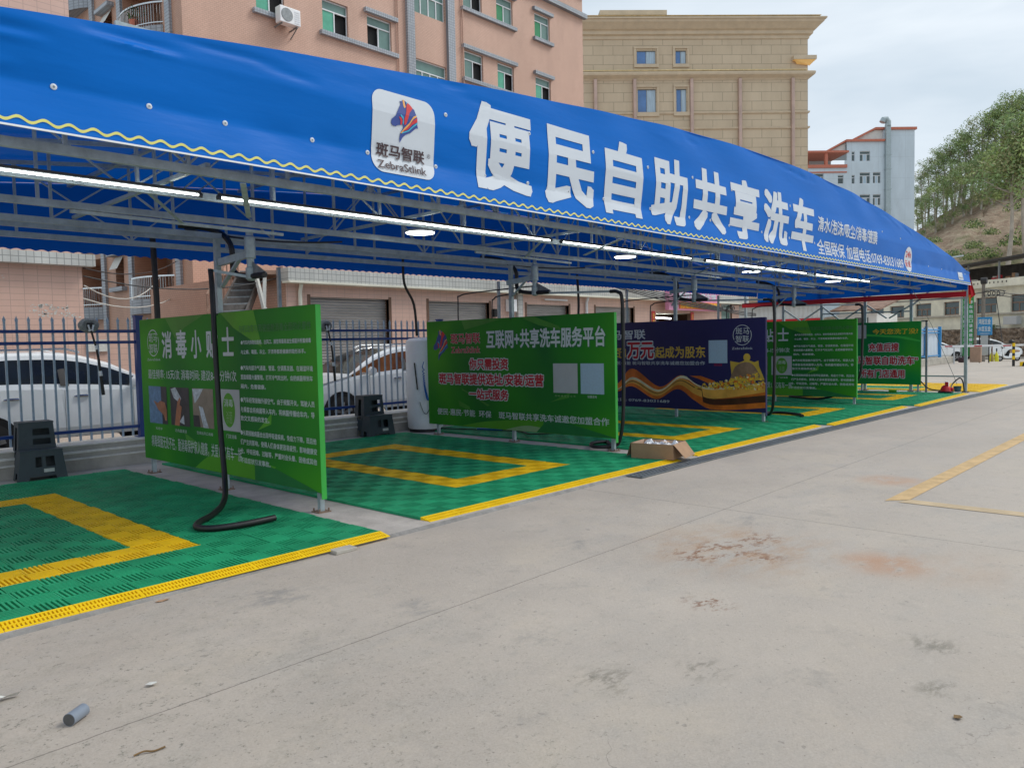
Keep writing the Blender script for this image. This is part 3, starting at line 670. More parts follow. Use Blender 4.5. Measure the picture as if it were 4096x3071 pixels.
for x in (1.2, 3.6, 6.0, 8.4, 10.8, 13.2, 15.6, 18.0, 20.4, 22.8):
    mb = MB().bar((x, 5.3, zarch(x)-.05), (x, 11.25, zarch(x)-.05), .05, .04); mb.build('purlin', M['steel'], can)
for x in (2.7, 5.3, 7.55, 11.1, 13.0, 15.6, 20.3):
    mb = MB().bar((x, 5.5, 2.955), (x+.05, 8.5, 2.955), .035, .03); mb.build('tie_bar', M['steel'], can)
for xp in (4.3, 9.3, 14.15, 18.95, 22.6):
    mb = MB(); mb.bar((xp-1.32, 5.52, 2.86), (xp-.72, 6.55, 2.80), .045, .012); mb.bar((xp-1.7, 6.45, 2.93), (xp-.9, 7.5, 2.84), .03, .012); mb.bar((xp-1.9, 7.5, 2.85), (xp+.2, 7.52, 2.83), .03, .03)
    mb.build('flat_brace', M['steel'], can)
mb = MB().bar((0, 5.24, 3.2), (24, 5.24, 3.2), .03, .03); mb.bar((2, 5.26, 3.7), (21, 5.26, 3.68), .03, .03); mb.build('front_rail', M['steel'], can)
def cpost(x, y, zt_=2.9, s=.06, z0=-.028):
    mb = MB().box((x-s/2, y-s/2, z0), (x+s/2, y+s/2, zt_)); mb.box((x-.08, y-.08, z0), (x+.08, y+.08, z0+.012), 1)
    for i in (-1, 1):
        for j in (-1, 1): mb.tube([(x+i*.062, y+j*.062, z0+.01), (x+i*.062, y+j*.062, z0+.04)], .009, 6, 1)
    return mb.build('post', [M['steel'], M['rust']], can)
for x, y in ((4.25, 8.53), (9.36, 8.67), (14.13, 8.44), (18.91, 8.43)): MB().box((x-.03, y-.03, 2.0), (x+.03, y+.03, 2.9)).build('post', M['steel'], can)
for y, z1 in ((5.29, 2.95), (6.68, 3.18), (7.95, 3.18), (9.24, 3.16), (10.46, 3.16), (11.75, 3.16)): cpost(24.13, y, z1, .075)
for a, b in (((5.33, 2.58), (6.65, 2.58)), ((6.7, 2.45), (7.28, 2.1)), ((6.65, 2.45), (6.0, 3.0)), ((7.95, 2.7), (7.3, 3.1)), ((9.2, 2.75), (8.6, 3.1)), ((7.95, 2.5), (8.6, 2.08)), ((9.24, 2.5), (9.9, 2.08)), ((7.9, 2.5), (7.35, 2.1)), ((9.2, 2.5), (8.7, 2.1)), ((6.65, .42), (5.33, .42)), ((10.46, 2.5), (9.9, 2.1)), ((6.7, 2.28), (9.2, 2.3))):
    MB().bar((24.13, a[0], a[1]), (24.13, b[0], b[1]), .04, .04).build('brace', M['steel'], can)
for xp in (1.9, 6.6, 11.7, 16.4, 21.2): MB().bar((xp, 11.2, -.02), (xp, 11.2, 2.9), .05, .05).build('post', M['steel'], can)

# LED tubes and round lamps
LL = ['nearest white light tube under the canopy, cut by the photo left edge', 'white light tube behind the plate with the zebra emblem', 'white light tube above the navy panel, third from the left', 'white light tube under the title end, fourth from the left', 'farthest white light tube under the canopy']
for k, (a, b) in enumerate(((-.3, 2.95), (3.14, 7.42), (7.66, 10.85), (11.32, 15.38), (15.85, 19.08))):
    t = thing('light_tube', LL[k], 'tube light', ((a+b)/2, 6.2, 2.87), 'light tubes under the canopy')
    MB().tube([(a, 6.2, 2.87), (b, 6.2, 2.87)], .008, 10).build('lit_tube', M['led'], t, True)
    mb = MB().box((a-.02, 6.188, 2.884), (b+.02, 6.212, 2.905)); mb.tube([(a-.03, 6.2, 2.87), (a, 6.2, 2.87)], .02, 10); mb.tube([(b, 6.2, 2.87), (b+.03, 6.2, 2.87)], .02, 10)
    for x in np.arange(a+.4, b, 1.1): mb.bar((x, 6.2, 2.908), (x, 6.38, 2.925), .02, .008)
    mb.build('batten', M['batten'], t)
LL = ['round lit lamp left of the panel with red lettering', 'round lit lamp above the navy panel', 'round lit lamp above the far panel of small white text', 'smallest lit lamp near the canopy far end']
for k, x in enumerate((6.0, 10.22, 14.62, 18.97)):
    t = thing('round_lamp', LL[k], 'ceiling lamp', (x, 7, 2.93), 'round lamps under the canopy')
    MB().lathe([(.168, 0), (.165, -.012)], (x, 7, 2.93), 24).build('lit_disc', M['lampw'], t)
    mb = MB().lathe([(.175, -.008), (.18, .012), (.12, .04), (.075, .055), (.07, .09), (.02, .1)], (x, 7, 2.935), 24)
    mb.tube([(x-.06, 7, 3.0), (x-.06, 7, 3.12), (x+.06, 7, 3.12), (x+.06, 7, 3.0)], .008, 6); mb.tube([(x, 7, 3.12), (x, 7, zarch(x)-.05)], .012, 6)
    mb.build('lamp_case', M['lampcase'], t, True)

# ------------------------------------------------------------------ advert panels
def panel_base(label, X, y0, y1, z0=.165, z1=2.025, face='pgreen', edge='edge_green', legs=None, group='printed panels between the bays'):
    t = thing('advert_panel', label, 'sign panel', (X, (y0+y1)/2, 0), group)
    MB().box((X-.03, y0, z0), (X+.03, y1, z1)).build('printed_board', M[face], t, bevel=.006)
    MB().box((X-.029, y0-.004, z0-.06), (X+.029, y0-.0005, z1-.004)).build('edge_wrap', M[edge], t)
    for y in legs or (y0+.05, (y0+y1)/2, y1-.06):
        mb = MB().box((X-.025, y-.025, -.028), (X+.025, y+.025, z0)); mb.box((X-.07, y-.07, -.028), (X+.07, y+.07, -.018), 1)
        for i in (-1, 1):
            for j in (-1, 1): mb.tube([(X+i*.052, y+j*.052, -.02), (X+i*.052, y+j*.052, .012)], .008, 6, 1)
        mb.build('leg', [M['steel'], M['rust']], t)
    return t
def fpan(X): return lambda u, v, d: (X-.031-d, 10.75-u, v)
SMALL = ['●汽车内饰物如座椅、出风口、脚垫等最易滋生细菌并附着病毒', '与尘螨、霉菌、灰尘、汗渍等都是健康的隐形杀手。', '●汽车内部冷气通道、管道、空调蒸发器、在潮湿环境', '里面细菌大量繁殖，打开冷气吹出时，会把病菌带到车', '厢内，危害健康。', '●汽车经常接触外部空气，由于频繁开关，驾驶人员',
         '与乘客会将病菌带入车内，将病菌传播给车内，导', '致交叉感染的发生。', '●长期接触病菌会出现呼吸道疾病，免疫力下降，而且他', '们产生的影响，使得人们身体更容易疲劳，影响健康安', '全、呼吸困难、过敏等，严重时会头晕、困倦或其他', '不适症状引发事故。']
SB = [(2.752, 4.146, 1.651, 1.700), (2.743, 4.043, 1.547, 1.595), (2.728, 4.162, 1.369, 1.424), (2.72, 4.155, 1.268, 1.324), (2.712, 3.249, 1.166, 1.219), (2.699, 4.172, 1.012, 1.074), (2.69, 4.165, .902, .966), (2.683, 3.298, .809, .868), (2.669, 4.181, .644, .706), (2.66, 4.185, .54, .604), (2.652, 4.179, .438, .501), (2.644, 3.289, .334, .396)]
def ring(cx, cz, rx, rz, w_, frame, d, mat, parent, nm='ring_emblem'):
    mb = MB(); n = 40
    for k in range(n):
        if k in (3, 23): continue
        a, b = 2*math.pi*k/n, 2*math.pi*(k+1)/n
        mb.poly([frame(cx+rx*math.cos(a), cz+rz*math.sin(a), d), frame(cx+rx*math.cos(b), cz+rz*math.sin(b), d), frame(cx+(rx-w_)*math.cos(b), cz+(rz-w_)*math.sin(b), d), frame(cx+(rx-w_)*math.cos(a), cz+(rz-w_)*math.sin(a), d)])
    return mb.build(nm, mat, parent)
def swoosh(pts, frame, d, mat, parent): return flatpoly(pts, frame, d, M[mat], 'printed_swoosh', parent)
def smooth(pts, n=6):
    o = []; m = len(pts)
    for i in range(m-1):
        p0, p1, p2, p3 = [np.array(pts[k]) for k in (max(i-1, 0), i, i+1, min(i+2, m-1))]
        for k in range(n):
            t = k/n; o.append(tuple(.5*((2*p1)+(-p0+p2)*t+(2*p0-5*p1+4*p2-p3)*t*t+(-p0+3*p1-3*p2+p3)*t**3)))
    o.append(tuple(pts[-1])); return o
def tips_panel(label, X, y0, y1):
    t = panel_base(label, X, y0, y1, legs=(y0+.06, 8.53, 10.55))
    f = fpan(X)
    swoosh([(.82, 2.02), (1.1, 1.75), (1.35, 1.88), (1.9, 2.02)], f, .001, 'olive', t); swoosh([(3.05, 2.02), (3.2, 1.62), (2.6, 1.84), (2.3, 2.02)], f, .0012, 'lime', t)
    swoosh(smooth([(1.5, .17), (1.95, .36), (2.6, .40), (3.4, .35)])+[(3.1, .168)], f, .001, 'lime', t)
    swoosh([(2.95, .39), (3.45, .32), (4.22, .168), (2.95, .168)], f, .0014, 'deep', t)
    swoosh([(1.25, .58), (1.75, .44), (2.2, .30), (1.7, .34), (1.3, .44)], f, .0008, 'olive', t); swoosh([(3.05, .72), (3.35, .92), (3.33, .80)], f, .0009, 'lime', t)
    ring(.425, 1.71, .18, .175, .012, f, .002, M['silver'], t)
    lettering('emblem_lettering', '斑马', (.30, .55, 1.72, 1.84), f, M['silver'], t, .0, .002); lettering('emblem_lettering', '智联', (.30, .55, 1.58, 1.70), f, M['silver'], t, .0, .002)
    lettering('emblem_lettering', 'ZebraStlink', (.22, .63, 1.478, 1.508), f, M['silver'], t, -.004, .002)
    lettering('title_lettering', '', None, f, M['silver'], t, .022, .002, per=[('消', (.695, .981, 1.507, 1.852)), ('毒', (1.104, 1.408, 1.506, 1.856)), ('小', (1.523, 1.794, 1.504, 1.845)), ('贴', (1.918, 2.218, 1.51, 1.84)), ('士', (2.314, 2.596, 1.53, 1.856))])
    lettering('advice_lettering', '最佳频率: 15天/次 消毒时间: 建议8-15分钟/次', (.23, 2.62, 1.238, 1.366), f, M['silver'], t, .008, .002)
    lettering('heading_lettering', '与机动车与驾驶座舱消毒全面的必要性', (2.714, 4.158, 1.781, 1.868), f, M['dim_green'], t, .012, .002)
    lettering('small_lettering', '', None, f, M['silver'], t, .012, .002, per=list(zip(SMALL, SB)))
    lettering('foot_lettering', '病毒细菌无处不在，勤消毒保护家人健康，关爱1.5亿有车一族', (.24, 2.672, .335, .498), f, M['silver'], t, .004, .002)
    lettering('caption_lettering', '', None, f, M['silver'], t, .0, .002, per=[('车把手', (.392, .602, .572, .607)), ('方向盘清洁', (.978, 1.307, .577, .618)), ('空调出风口消毒', (1.584, 2.002, .586, .624)), ('门店消毒', (2.332, 2.569, .589, .635))])
    def photo(b, bgm, polys):
        mb = MB(); mats = [M[bgm]]
        mb.poly([f(b[0], b[2], .002), f(b[1], b[2], .002), f(b[1], b[3], .002), f(b[0], b[3], .002)])
        for q, (pm_, pl) in enumerate(polys):
            mats.append(M[pm_]); bm = bmesh.new(); fc = bm.faces.new([bm.verts.new((b[0]+a*(b[1]-b[0]), b[2]+c*(b[3]-b[2]), 0)) for a, c in pl]); fc.normal_update(); bmesh.ops.triangulate(bm, faces=[fc]); bm.verts.index_update()
            mb.mesh([f(v.co.x, v.co.y, .003+.0006*q) for v in bm.verts], [tuple(v.index for v in fc.verts) for fc in bm.faces], q+1); bm.free()
        mb.build('printed_photo', mats, t)
    photo((.219, .77, .656, 1.143), 'phbg', [('phblue', [(0, 0), (.72, 0), (.68, 1), (0, 1)]), ('skin', [(.25, .62), (.5, .55), (.62, .62), (.88, .58), (.97, .4), (.95, .1), (.88, .1), (.8, .24), (.5, .38)])])
    photo((.872, 1.409, .66, 1.142), 'phbg', [('foam', [(.05, .95), (.3, 1), (.6, .72), (.5, .6), (.2, .72)]), ('foam', [(.45, .1), (.7, .3), (.72, .05)]), ('skin', [(.2, 0), (.3, .35), (.38, .62), (.52, .75), (.56, .68), (.5, .55), (.62, .5), (.55, .3), (.45, 0)])])
    photo((1.507, 2.041, .674, 1.143), 'phtan', [('phbg', [(0, .3), (.3, .3), (.35, 0), (0, 0)]), ('foam', [(0, .98), (.55, 1), (.3, .75), (.1, .6)]), ('foam', [(.3, .55), (.5, .52), (.6, .3), (.75, 0), (.5, 0), (.4, .25)])])
    flatpoly([(2.145, .675), (2.673, .675), (2.673, 1.15), (2.145, 1.15)], f, .002, M['plategrey'], 'white_card', t)
    flatpoly(ell(2.415, .912, .145, .197), f, .003, M['lime'], 'green_oval', t)
    lettering('card_lettering', '消毒', (2.31, 2.52, .95, 1.04), f, M['silver'], t, .01, .004)
    lettering('card_lettering', '杀菌', (2.35, 2.49, .76, .90), f, M['palegreen'], t, -.008, .004)
    return t
tips_panel('nearest green panel, full of small white text, behind the hanging black hose', 4.25, 6.515, 10.75)
# copy of the design further away, complete with parts
src = [o for o in C.objects if o.name == 'advert_panel'][0]
dup(src, Vector(src.location)+Vector((14.66, -.10, -.015)), None, 'far green panel of small white text, right behind the navy panel')

# second panel: red and white lettering
X = 9.36
t = panel_base('green panel with red lettering and two blank code plates, nearer than the navy one', X, 6.60, 10.78, .16, 2.03, legs=(6.66, 8.67, 10.55))
f = fpan(X)
swoosh([(.9, 2.02), (.98, 1.86), (1.35, 1.92), (1.9, 2.02)], f, .001, 'olive', t); swoosh([(2.6, 2.02), (3.1, 1.86), (3.15, 1.80), (2.7, 1.88), (2.3, 2.02)], f, .0012, 'olive', t)
swoosh(smooth([(.8, .162), (1.4, .27), (2.2, .34), (2.9, .36)])+[(3.1, .162)], f, .001, 'lime', t); swoosh(smooth([(2.75, .40), (3.3, .33), (4.15, .17)])+[(2.6, .165), (2.75, .3)], f, .0016, 'deep', t)
swoosh(smooth([(1.9, .163), (2.45, .26), (3.2, .168)]), f, .0013, 'palegreen', t)
swoosh([(.78, .62), (1.05, .52), (1.1, .44), (.8, .52)], f, .0008, 'olive', t); swoosh([(.86, .84), (1.5, .54), (1.55, .56), (.88, .80)], f, .0009, 'olive', t); swoosh([(2.9, .66), (3.3, .82), (3.28, .74)], f, .0009, 'olive', t)
zebra((.153, .54, 1.32, 1.874), f, .002, t)
lettering('brand_lettering', '斑马智联', (.617, 1.358, 1.614, 1.8), f, M['redp'], t, .02, .002, .045, M['silver'])
lettering('brand_lettering', 'ZebraStlink', (.622, 1.356, 1.452, 1.564), f, M['redp'], t, .012, .002, .035, M['silver'])
lettering('title_shadow', '互联网+共享洗车服务平台', (1.53, 4.01, 1.505, 1.818), f, M['deep'], t, .026, .001)
lettering('title_lettering', '互联网+共享洗车服务平台', (1.507, 3.99, 1.524, 1.837), f, M['silver'], t, .026, .003)
for tx, bx in (('你只需投资', (1.075, 2.002, 1.165, 1.358)), ('斑马智联提供选址/安装/运营', (.279, 2.77, .9, 1.098)), ('一站式服务', (1.057, 1.996, .652, .834))):
    lettering('red_lettering', tx, bx, f, M['redp'], t, .03, .002, .11, M['silver'])
flatpoly([(2.973, .814), (3.458, .814), (3.458, 1.274), (2.973, 1.274)], f, .002, M['plategrey'], 'grey_plate', t)
flatpoly([(3.516, .812), (3.955, .812), (3.955, 1.275), (3.516, 1.275)], f, .002, M['plate'], 'pale_blue_plate', t)
lettering('caption_lettering', '扫 码 关 注 公 众 号', (2.999, 3.412, .751, .782), f, M['palegreen'], t, .0, .002); lettering('caption_lettering', '加盟咨询', (3.642, 3.815, .75, .79), f, M['silver'], t, .0, .002)
lettering('foot_lettering', '便民·惠民·节能  环保    斑马智联共享洗车诚邀您加盟合作', (.212, 4.037, .342, .462), f, M['silver'], t, .012, .002)

# third panel: navy with golden wave
X = 14.13
t = panel_base('navy panel with golden wave and a money bag drawing', X, 6.47, 10.75, .165, 2.0, 'navy', 'navy', legs=(6.53, 8.44, 10.6))
f = fpan(X)
lettering('brand_lettering', '斑马智联', (.40, 1.587, 1.63, 1.845), f, M['silver'], t, .02, .002)
lettering('offer_lettering', '投资1', (.35, 1.08, 1.22, 1.47), f, M['goldp'], t, .02, .002)
lettering('red_lettering', '万元', (1.117, 1.795, 1.21, 1.57), f, M['redp'], t, .03, .002, .10, M['silver'])
lettering('gold_lettering', '起成为股东', (1.822, 3.009, 1.222, 1.468), f, M['goldp'], t, .022, .002)
lettering('small_lettering', '便民·惠民·节能 斑马智联共享洗车诚邀您加盟合作', (.45, 2.999, 1.078, 1.16), f, M['silver'], t, .006, .002)
lettering('phone_lettering', '加盟电话: 0769-83031689', (.4, 2.164, .275, .352), f, M['silver'], t, .008, .002)
flatpoly([(3.083, 1.12), (3.491, 1.12), (3.491, 1.577), (3.083, 1.577)], f, .002, M['plate'], 'pale_blue_plate', t)
lettering('plate_lettering', '扫码咨询', (3.199, 3.373, 1.06, 1.11), f, M['redp'], t, .0, .002)
ring(3.807, 1.668, .195, .2, .011, f, .002, M['silver'], t)
lettering('emblem_lettering', '斑马', (3.67, 3.95, 1.68, 1.81), f, M['silver'], t, .0, .002); lettering('emblem_lettering', '智联', (3.67, 3.95, 1.53, 1.66), f, M['silver'], t, .0, .002)
lettering('emblem_lettering', 'ZebraStlink', (3.59, 4.02, 1.387, 1.431), f, M['silver'], t, -.002, .002)
upr = smooth([(.2, .5), (.84, .66), (1.25, 1.0), (1.92, .62), (2.43, .87), (2.83, .68), (3.20, .62), (4.275, .75)])
low_ = smooth([(.2, .3), (.84, .48), (1.24, .61), (1.83, .35), (2.36, .58), (2.76, .35), (3.20, .18), (4.275, .26)])
def band(a, b, fa, fb, mat, d):
    mb = MB(); n = len(a)
    for i in range(n-1):
        P_ = lambda q, fr: (a[q][0]+(b[q][0]-a[q][0])*fr, a[q][1]+(b[q][1]-a[q][1])*fr)
        mb.poly([f(*P_(i, fa(i/n)), d), f(*P_(i+1, fa((i+1)/n)), d), f(*P_(i+1, fb((i+1)/n)), d), f(*P_(i, fb(i/n)), d)])
    mb.build('printed_wave', M[mat], t)
band(upr, low_, lambda s: 0, lambda s: 1, 'flame', .001)
band(upr, low_, lambda s: max(.05, .75-.9*s), lambda s: (.95-.45*s) if s < .68 else .64-.9*(s-.68), 'flame2', .0016)
band(upr, low_, lambda s: .9-.95*min(1, s/.62) if s < .62 else 0, lambda s: .99-.85*min(1, s/.62) if s < .62 else .08, 'glowp', .0021)
band(upr, low_, lambda s: 1.0-1.15*s if s < .75 else .5, lambda s: 1.03-1.1*s if s < .75 else .78, 'flamedk', .0026)
swoosh([(3.58, .86), (3.55, 1.16), (3.68, 1.14), (3.75, 1.13), (3.9, 1.19), (4.06, 1.14), (4.14, 1.17), (4.15, 1.06), (4.22, .9), (4.26, .80), (3.5, .74)], f, .003, 'goldp', t)
swoosh(smooth([(3.55, .82), (3.66, 1.05), (3.85, 1.14), (4.03, 1.09), (4.2, .84)]), f, .0034, 'sackin', t)
flatpoly(ell(3.903, 1.232, .072, .078, 20), f, .0038, M['goldp'], 'printed_coin', t)
mb = MB(); rr = random.Random(4); cm = ['amber', 'goldp', 'flame', 'glowp']
for k in range(230):
    u = rr.triangular(2.75, 4.26, 3.95); v = .62+(.10+.26*max(0, (u-3.2)))*rr.random()**1.5*1.0; r_ = rr.uniform(.012, .035)
    a = rr.uniform(0, 3.1); pl = [(u+r_*math.cos(a+q*1.57)*(1.5 if q % 2 else .8), min(v+r_*math.sin(a+q*1.57), 1.05)) for q in range(4)]
    pl = [(min(p, 4.272), q) for p, q in pl]
    mb.poly([f(p, q, .0042+k*6e-6) for p, q in pl], rr.choice((0, 0, 1, 1, 1, 2, 3)))
mb.build('printed_coins', [M[k] for k in cm], t)
swoosh([(2.65, .86), (2.9, .86), (3.22, .76), (3.1, .70), (2.85, .80)], f, .003, 'flame', t)

# fifth panel: pay slogan
X = 23.86
t = panel_base('farthest green panel asking a question in yellow, red lettering below', X, 6.35, 10.75, .18, 1.985, 'pgreen2', 'deep', legs=(6.42, 7.95, 10.4))
f = fpan(X)
swoosh([(2.0, 1.6)]+smooth([(2.6, 1.68), (3.3, 1.62), (3.9, 1.57), (4.39, 1.44)])+[(4.39, 1.40)]+smooth([(3.8, 1.52), (3.2, 1.57), (2.5, 1.6)]), f, .001, 'edge_green', t)
lettering('yellow_lettering', '今天您洗了没?', (3.108, 4.332, 1.63, 1.79), f, M['amber'], t, .016, .002)
lettering('red_lettering', '充值后搜', (2.994, 3.822, 1.132, 1.375), f, M['redp'], t, .03, .002, .11, M['silver'])
lettering('red_lettering', '“斑马智联自助洗车”', (2.36, 4.331, .745, .995), f, M['redp'], t, .03, .002, .11, M['silver'])
lettering('red_lettering', '所有门店通用', (2.733, 3.982, .368, .613), f, M['redp'], t, .03, .002, .11, M['silver'])
flatpoly([(2.55, 1.52), (2.93, 1.52), (2.93, 1.918), (2.55, 1.918)], f, .002, M['plategrey'], 'grey_plate', t)
mb = MB().box((X+.03, 6.20, -.028), (X+.08, 6.25, 2.0)); mb.box((X+.03, 6.20, 1.96), (X+.08, 6.36, 2.0)); mb.build('rear_frame', M['steel_dark'], t)

# ------------------------------------------------------------------ booms and hoses
def hang(p, q, sag, n=10): return [Vector(p).lerp(Vector(q), k/n) - Vector((0, 0, sag*4*(k/n)*(1-k/n))) for k in range(n+1)]
def sm3(pts, n=5):
    pts = [np.array(p, float) for p in pts]; o = []; m = len(pts)
    for i in range(m-1):
        p0, p1, p2, p3 = pts[max(i-1, 0)], pts[i], pts[i+1], pts[min(i+2, m-1)]
        for k in range(n): t = k/n; o.append(.5*((2*p1)+(-p0+p2)*t+(2*p0-5*p1+4*p2-p3)*t*t+(-p0+3*p1-3*p2+p3)*t**3))
    o.append(pts[-1]); return o
def boom(label, X, y0, hose_pts, pipe_end, hr=.028, far=True):
    t = thing('hose_boom', label, 'hose boom', (X, y0, 2.4), 'swivelling hose booms under the canopy')
    mb = MB(); mb.bar((X, y0, 2.60), (X+.1, y0-.55, 2.66), .05, .08); mb.bar((X, y0-.04, 2.32), (X+.06, y0-.34, 2.60), .05, .02); mb.build('bracket', M['steel'], t)
    c = (X+.1, y0-.52, 0)
    MB().lathe([(.03, 2.36), (.055, 2.38), (.055, 2.5), (.04, 2.51), (.04, 2.6), (.06, 2.61), (.06, 2.84), (.04, 2.86), (.04, 2.9)], c, 14).build('swivel', M['steel'], t, True)
    MB().bar((c[0], c[1], 2.40), pipe_end, .032, .032).build('boom_pipe', M['steel'], t)
    MB().poly([(c[0], c[1]-.02, 2.58), (c[0], c[1]-.35, 2.42), (c[0], c[1], 2.40)]).poly([(c[0]+.004, c[1]-.02, 2.58), (c[0]+.004, c[1]-.35, 2.42), (c[0]+.004, c[1], 2.40)]).build('gusset', M['steel_dark'], t)
    MB().tube(sm3(hose_pts), hr, 10).build('hose', M['black'], t, True)
    MB().tube(sm3([(X-.35, y0+.25, 3.02), (X+.0, y0+.1, 2.98), (X+.08, y0-.12, 2.8), (X+.1, y0-.14, 2.5), (c[0], c[1]+.12, 2.42), (c[0], c[1]-.3, 2.405)]), .033, 8).build('feed_hose', M['black'], t, True)
    MB().tube(hang((X-.3, y0+.2, 2.98), (X+1.2, y0-.7, 2.86), .06), .012, 6).build('feed_cable', M['wire'], t, True)
    if far:
        mb = MB()
        for dy, dx, z in ((1.15, .0, 2.52), (.55, .25, 2.44)):
            mb.tube(sm3([(c[0], c[1], z), (c[0]+dx*.6, y0+dy*.7, z-.02), (c[0]+dx, y0+dy+.1, z-.06), (c[0]+dx+.02, y0+dy+.17, z-.2), (c[0]+dx+.02, y0+dy+.18, 1.2)]), .012, 6)
        mb.build('thin_lance_hose', M['wire'], t, True)
    return t
boom('hose boom behind the nearest green panel, its black hose lying on the mat', 4.26, 8.50, [(4.08, 8.36, 2.50), (4.07, 8.32, 2.3), (4.02, 8.2, 1.6), (3.95, 8.02, .8), (3.83, 7.72, .22), (3.66, 7.42, .07), (3.4, 7.1, .035), (3.14, 6.86, .032), (3.04, 6.68, .032), (3.12, 6.52, .032), (3.38, 6.45, .032), (3.66, 6.43, .04)], (4.08, 8.40, 2.50), .030, False)
boom('hose boom at the panel with red lettering, hose hanging past its near edge', 9.34, 8.74, [(9.5, 6.78, 2.345), (9.5, 6.64, 2.33), (9.5, 6.57, 2.2), (9.5, 6.56, 1.5), (9.5, 6.58, .5), (9.5, 6.66, .1), (9.55, 6.8, .03), (9.7, 7.0, .025), (9.86, 7.15, .025), (9.55, 7.2, .03), (9.25, 6.95, .03), (9.42, 6.74, .03), (9.75, 6.9, .055)], (9.5, 6.74, 2.345))
boom('hose boom at the navy panel, hose hanging past its near edge', 14.18, 8.6, [(14.35, 6.62, 2.345), (14.35, 6.48, 2.33), (14.35, 6.41, 2.2), (14.35, 6.40, 1.4), (14.4, 6.45, .4), (14.8, 6.7, .08), (15.4, 7.1, .03), (15.65, 6.9, .03), (15.5, 6.45, .03), (15.2, 6.2, .03)], (14.35, 6.58, 2.345))
boom('hose boom behind the far green panel of small white text', 18.93, 8.5, [(19.1, 6.52, 2.345), (19.1, 6.40, 2.33), (19.1, 6.36, 2.2), (19.1, 6.36, 1.4), (19.15, 6.5, .5), (19.5, 7.4, .06), (20.1, 8.5, .03), (20.5, 8.6, .03), (20.7, 8.2, .03), (20.2, 8.4, .05)], (19.1, 6.48, 2.345))
for k, (a, b, r_, lb) in enumerate((((4.55, 11, 3.25), (4.62, 11.0, .3), .04, 'black hose pipe hanging straight behind the nearest green panel'), ((9.0, 11, 3.2), (9.28, 11.0, 1.78), .024, 'black hose coming down from the roof to the white tank'), ((14.12, 11, 3.15), (13.9, 11, .4), .028, 'black hose hanging behind the panel with red lettering'))):
    o = MB().tube(sm3([a, (a[0]+.02, a[1], (a[2]*2+b[2])/3), (b[0]-.05, b[1], (a[2]+2*b[2])/3+.1), b]), r_, 10).build('hanging_hose', M['black'], None, True); tag(o, lb, 'hose', 'black hoses hanging from the roof')

# ------------------------------------------------------------------ blue picket fence on the kerb
def fence_mb():
    posts = MB().box((-.05, -.05, .29), (.05, .05, 2.13)); posts.box((-.06, -.06, 2.115), (.06, .06, 2.135)); posts.box((-.09, -.09, .335), (.09, .09, .345))
    rails = [MB().box((.05, -.02, z-.022), (2.95, .02, z+.022)) for z in (.495, 1.745, 1.905)]
    pk = MB()
    for k in range(20):
        x = .14+k*.1432; pk.mesh([(x-.0125, -.0125, .36), (x+.0125, -.0125, .36), (x+.0125, .0125, .36), (x-.0125, .0125, .36), (x-.0125, -.0125, 2.03), (x+.0125, -.0125, 2.03), (x+.0125, .0125, 2.03), (x-.0125, .0125, 2.03), (x-.02, -.006, 2.06), (x+.02, -.006, 2.06), (x+.02, .006, 2.06), (x-.02, .006, 2.06), (x, 0, 2.115)],
            [(0, 1, 5, 4), (1, 2, 6, 5), (2, 3, 7, 6), (3, 0, 4, 7), (4, 5, 9, 8), (5, 6, 10, 9), (6, 7, 11, 10), (7, 4, 8, 11), (8, 9, 12), (9, 10, 12), (10, 11, 12), (11, 8, 12), (0, 3, 2, 1)])
    return posts, rails, pk
FL = {-4.35: 'blue picket fence section out at the left, farthest from the tank', -1.35: 'blue picket fence section left of the wide white car', 1.65: 'blue picket fence section in front of the left white car, grey stool before it', 4.65: 'blue picket fence section mostly behind the nearest green panel',
      7.65: 'blue picket fence section in front of the white car with amber window reflections', 10.65: 'blue picket fence section behind the white tank', 13.65: 'blue picket fence section behind the navy panel', 16.65: 'blue picket fence section behind the far green panels', 19.65: 'farthest blue picket fence section beside the last green panel'}
po, ra, pk = fence_mb(); f0 = None
for x, lb in FL.items():
    if f0 is None:
        f0 = thing('fence_section', lb, 'fence', (x, 11.9, 0), 'blue picket fence sections along the kerb')
        po.build('post', M['rail_blue'], f0, local=True)
        for r_ in ra: r_.build('rail', M['rail_blue'], f0, local=True)
        pk.build('pickets', M['picket'], f0, local=True)
    else: dup(f0, (x, 11.9, 0), None, lb)

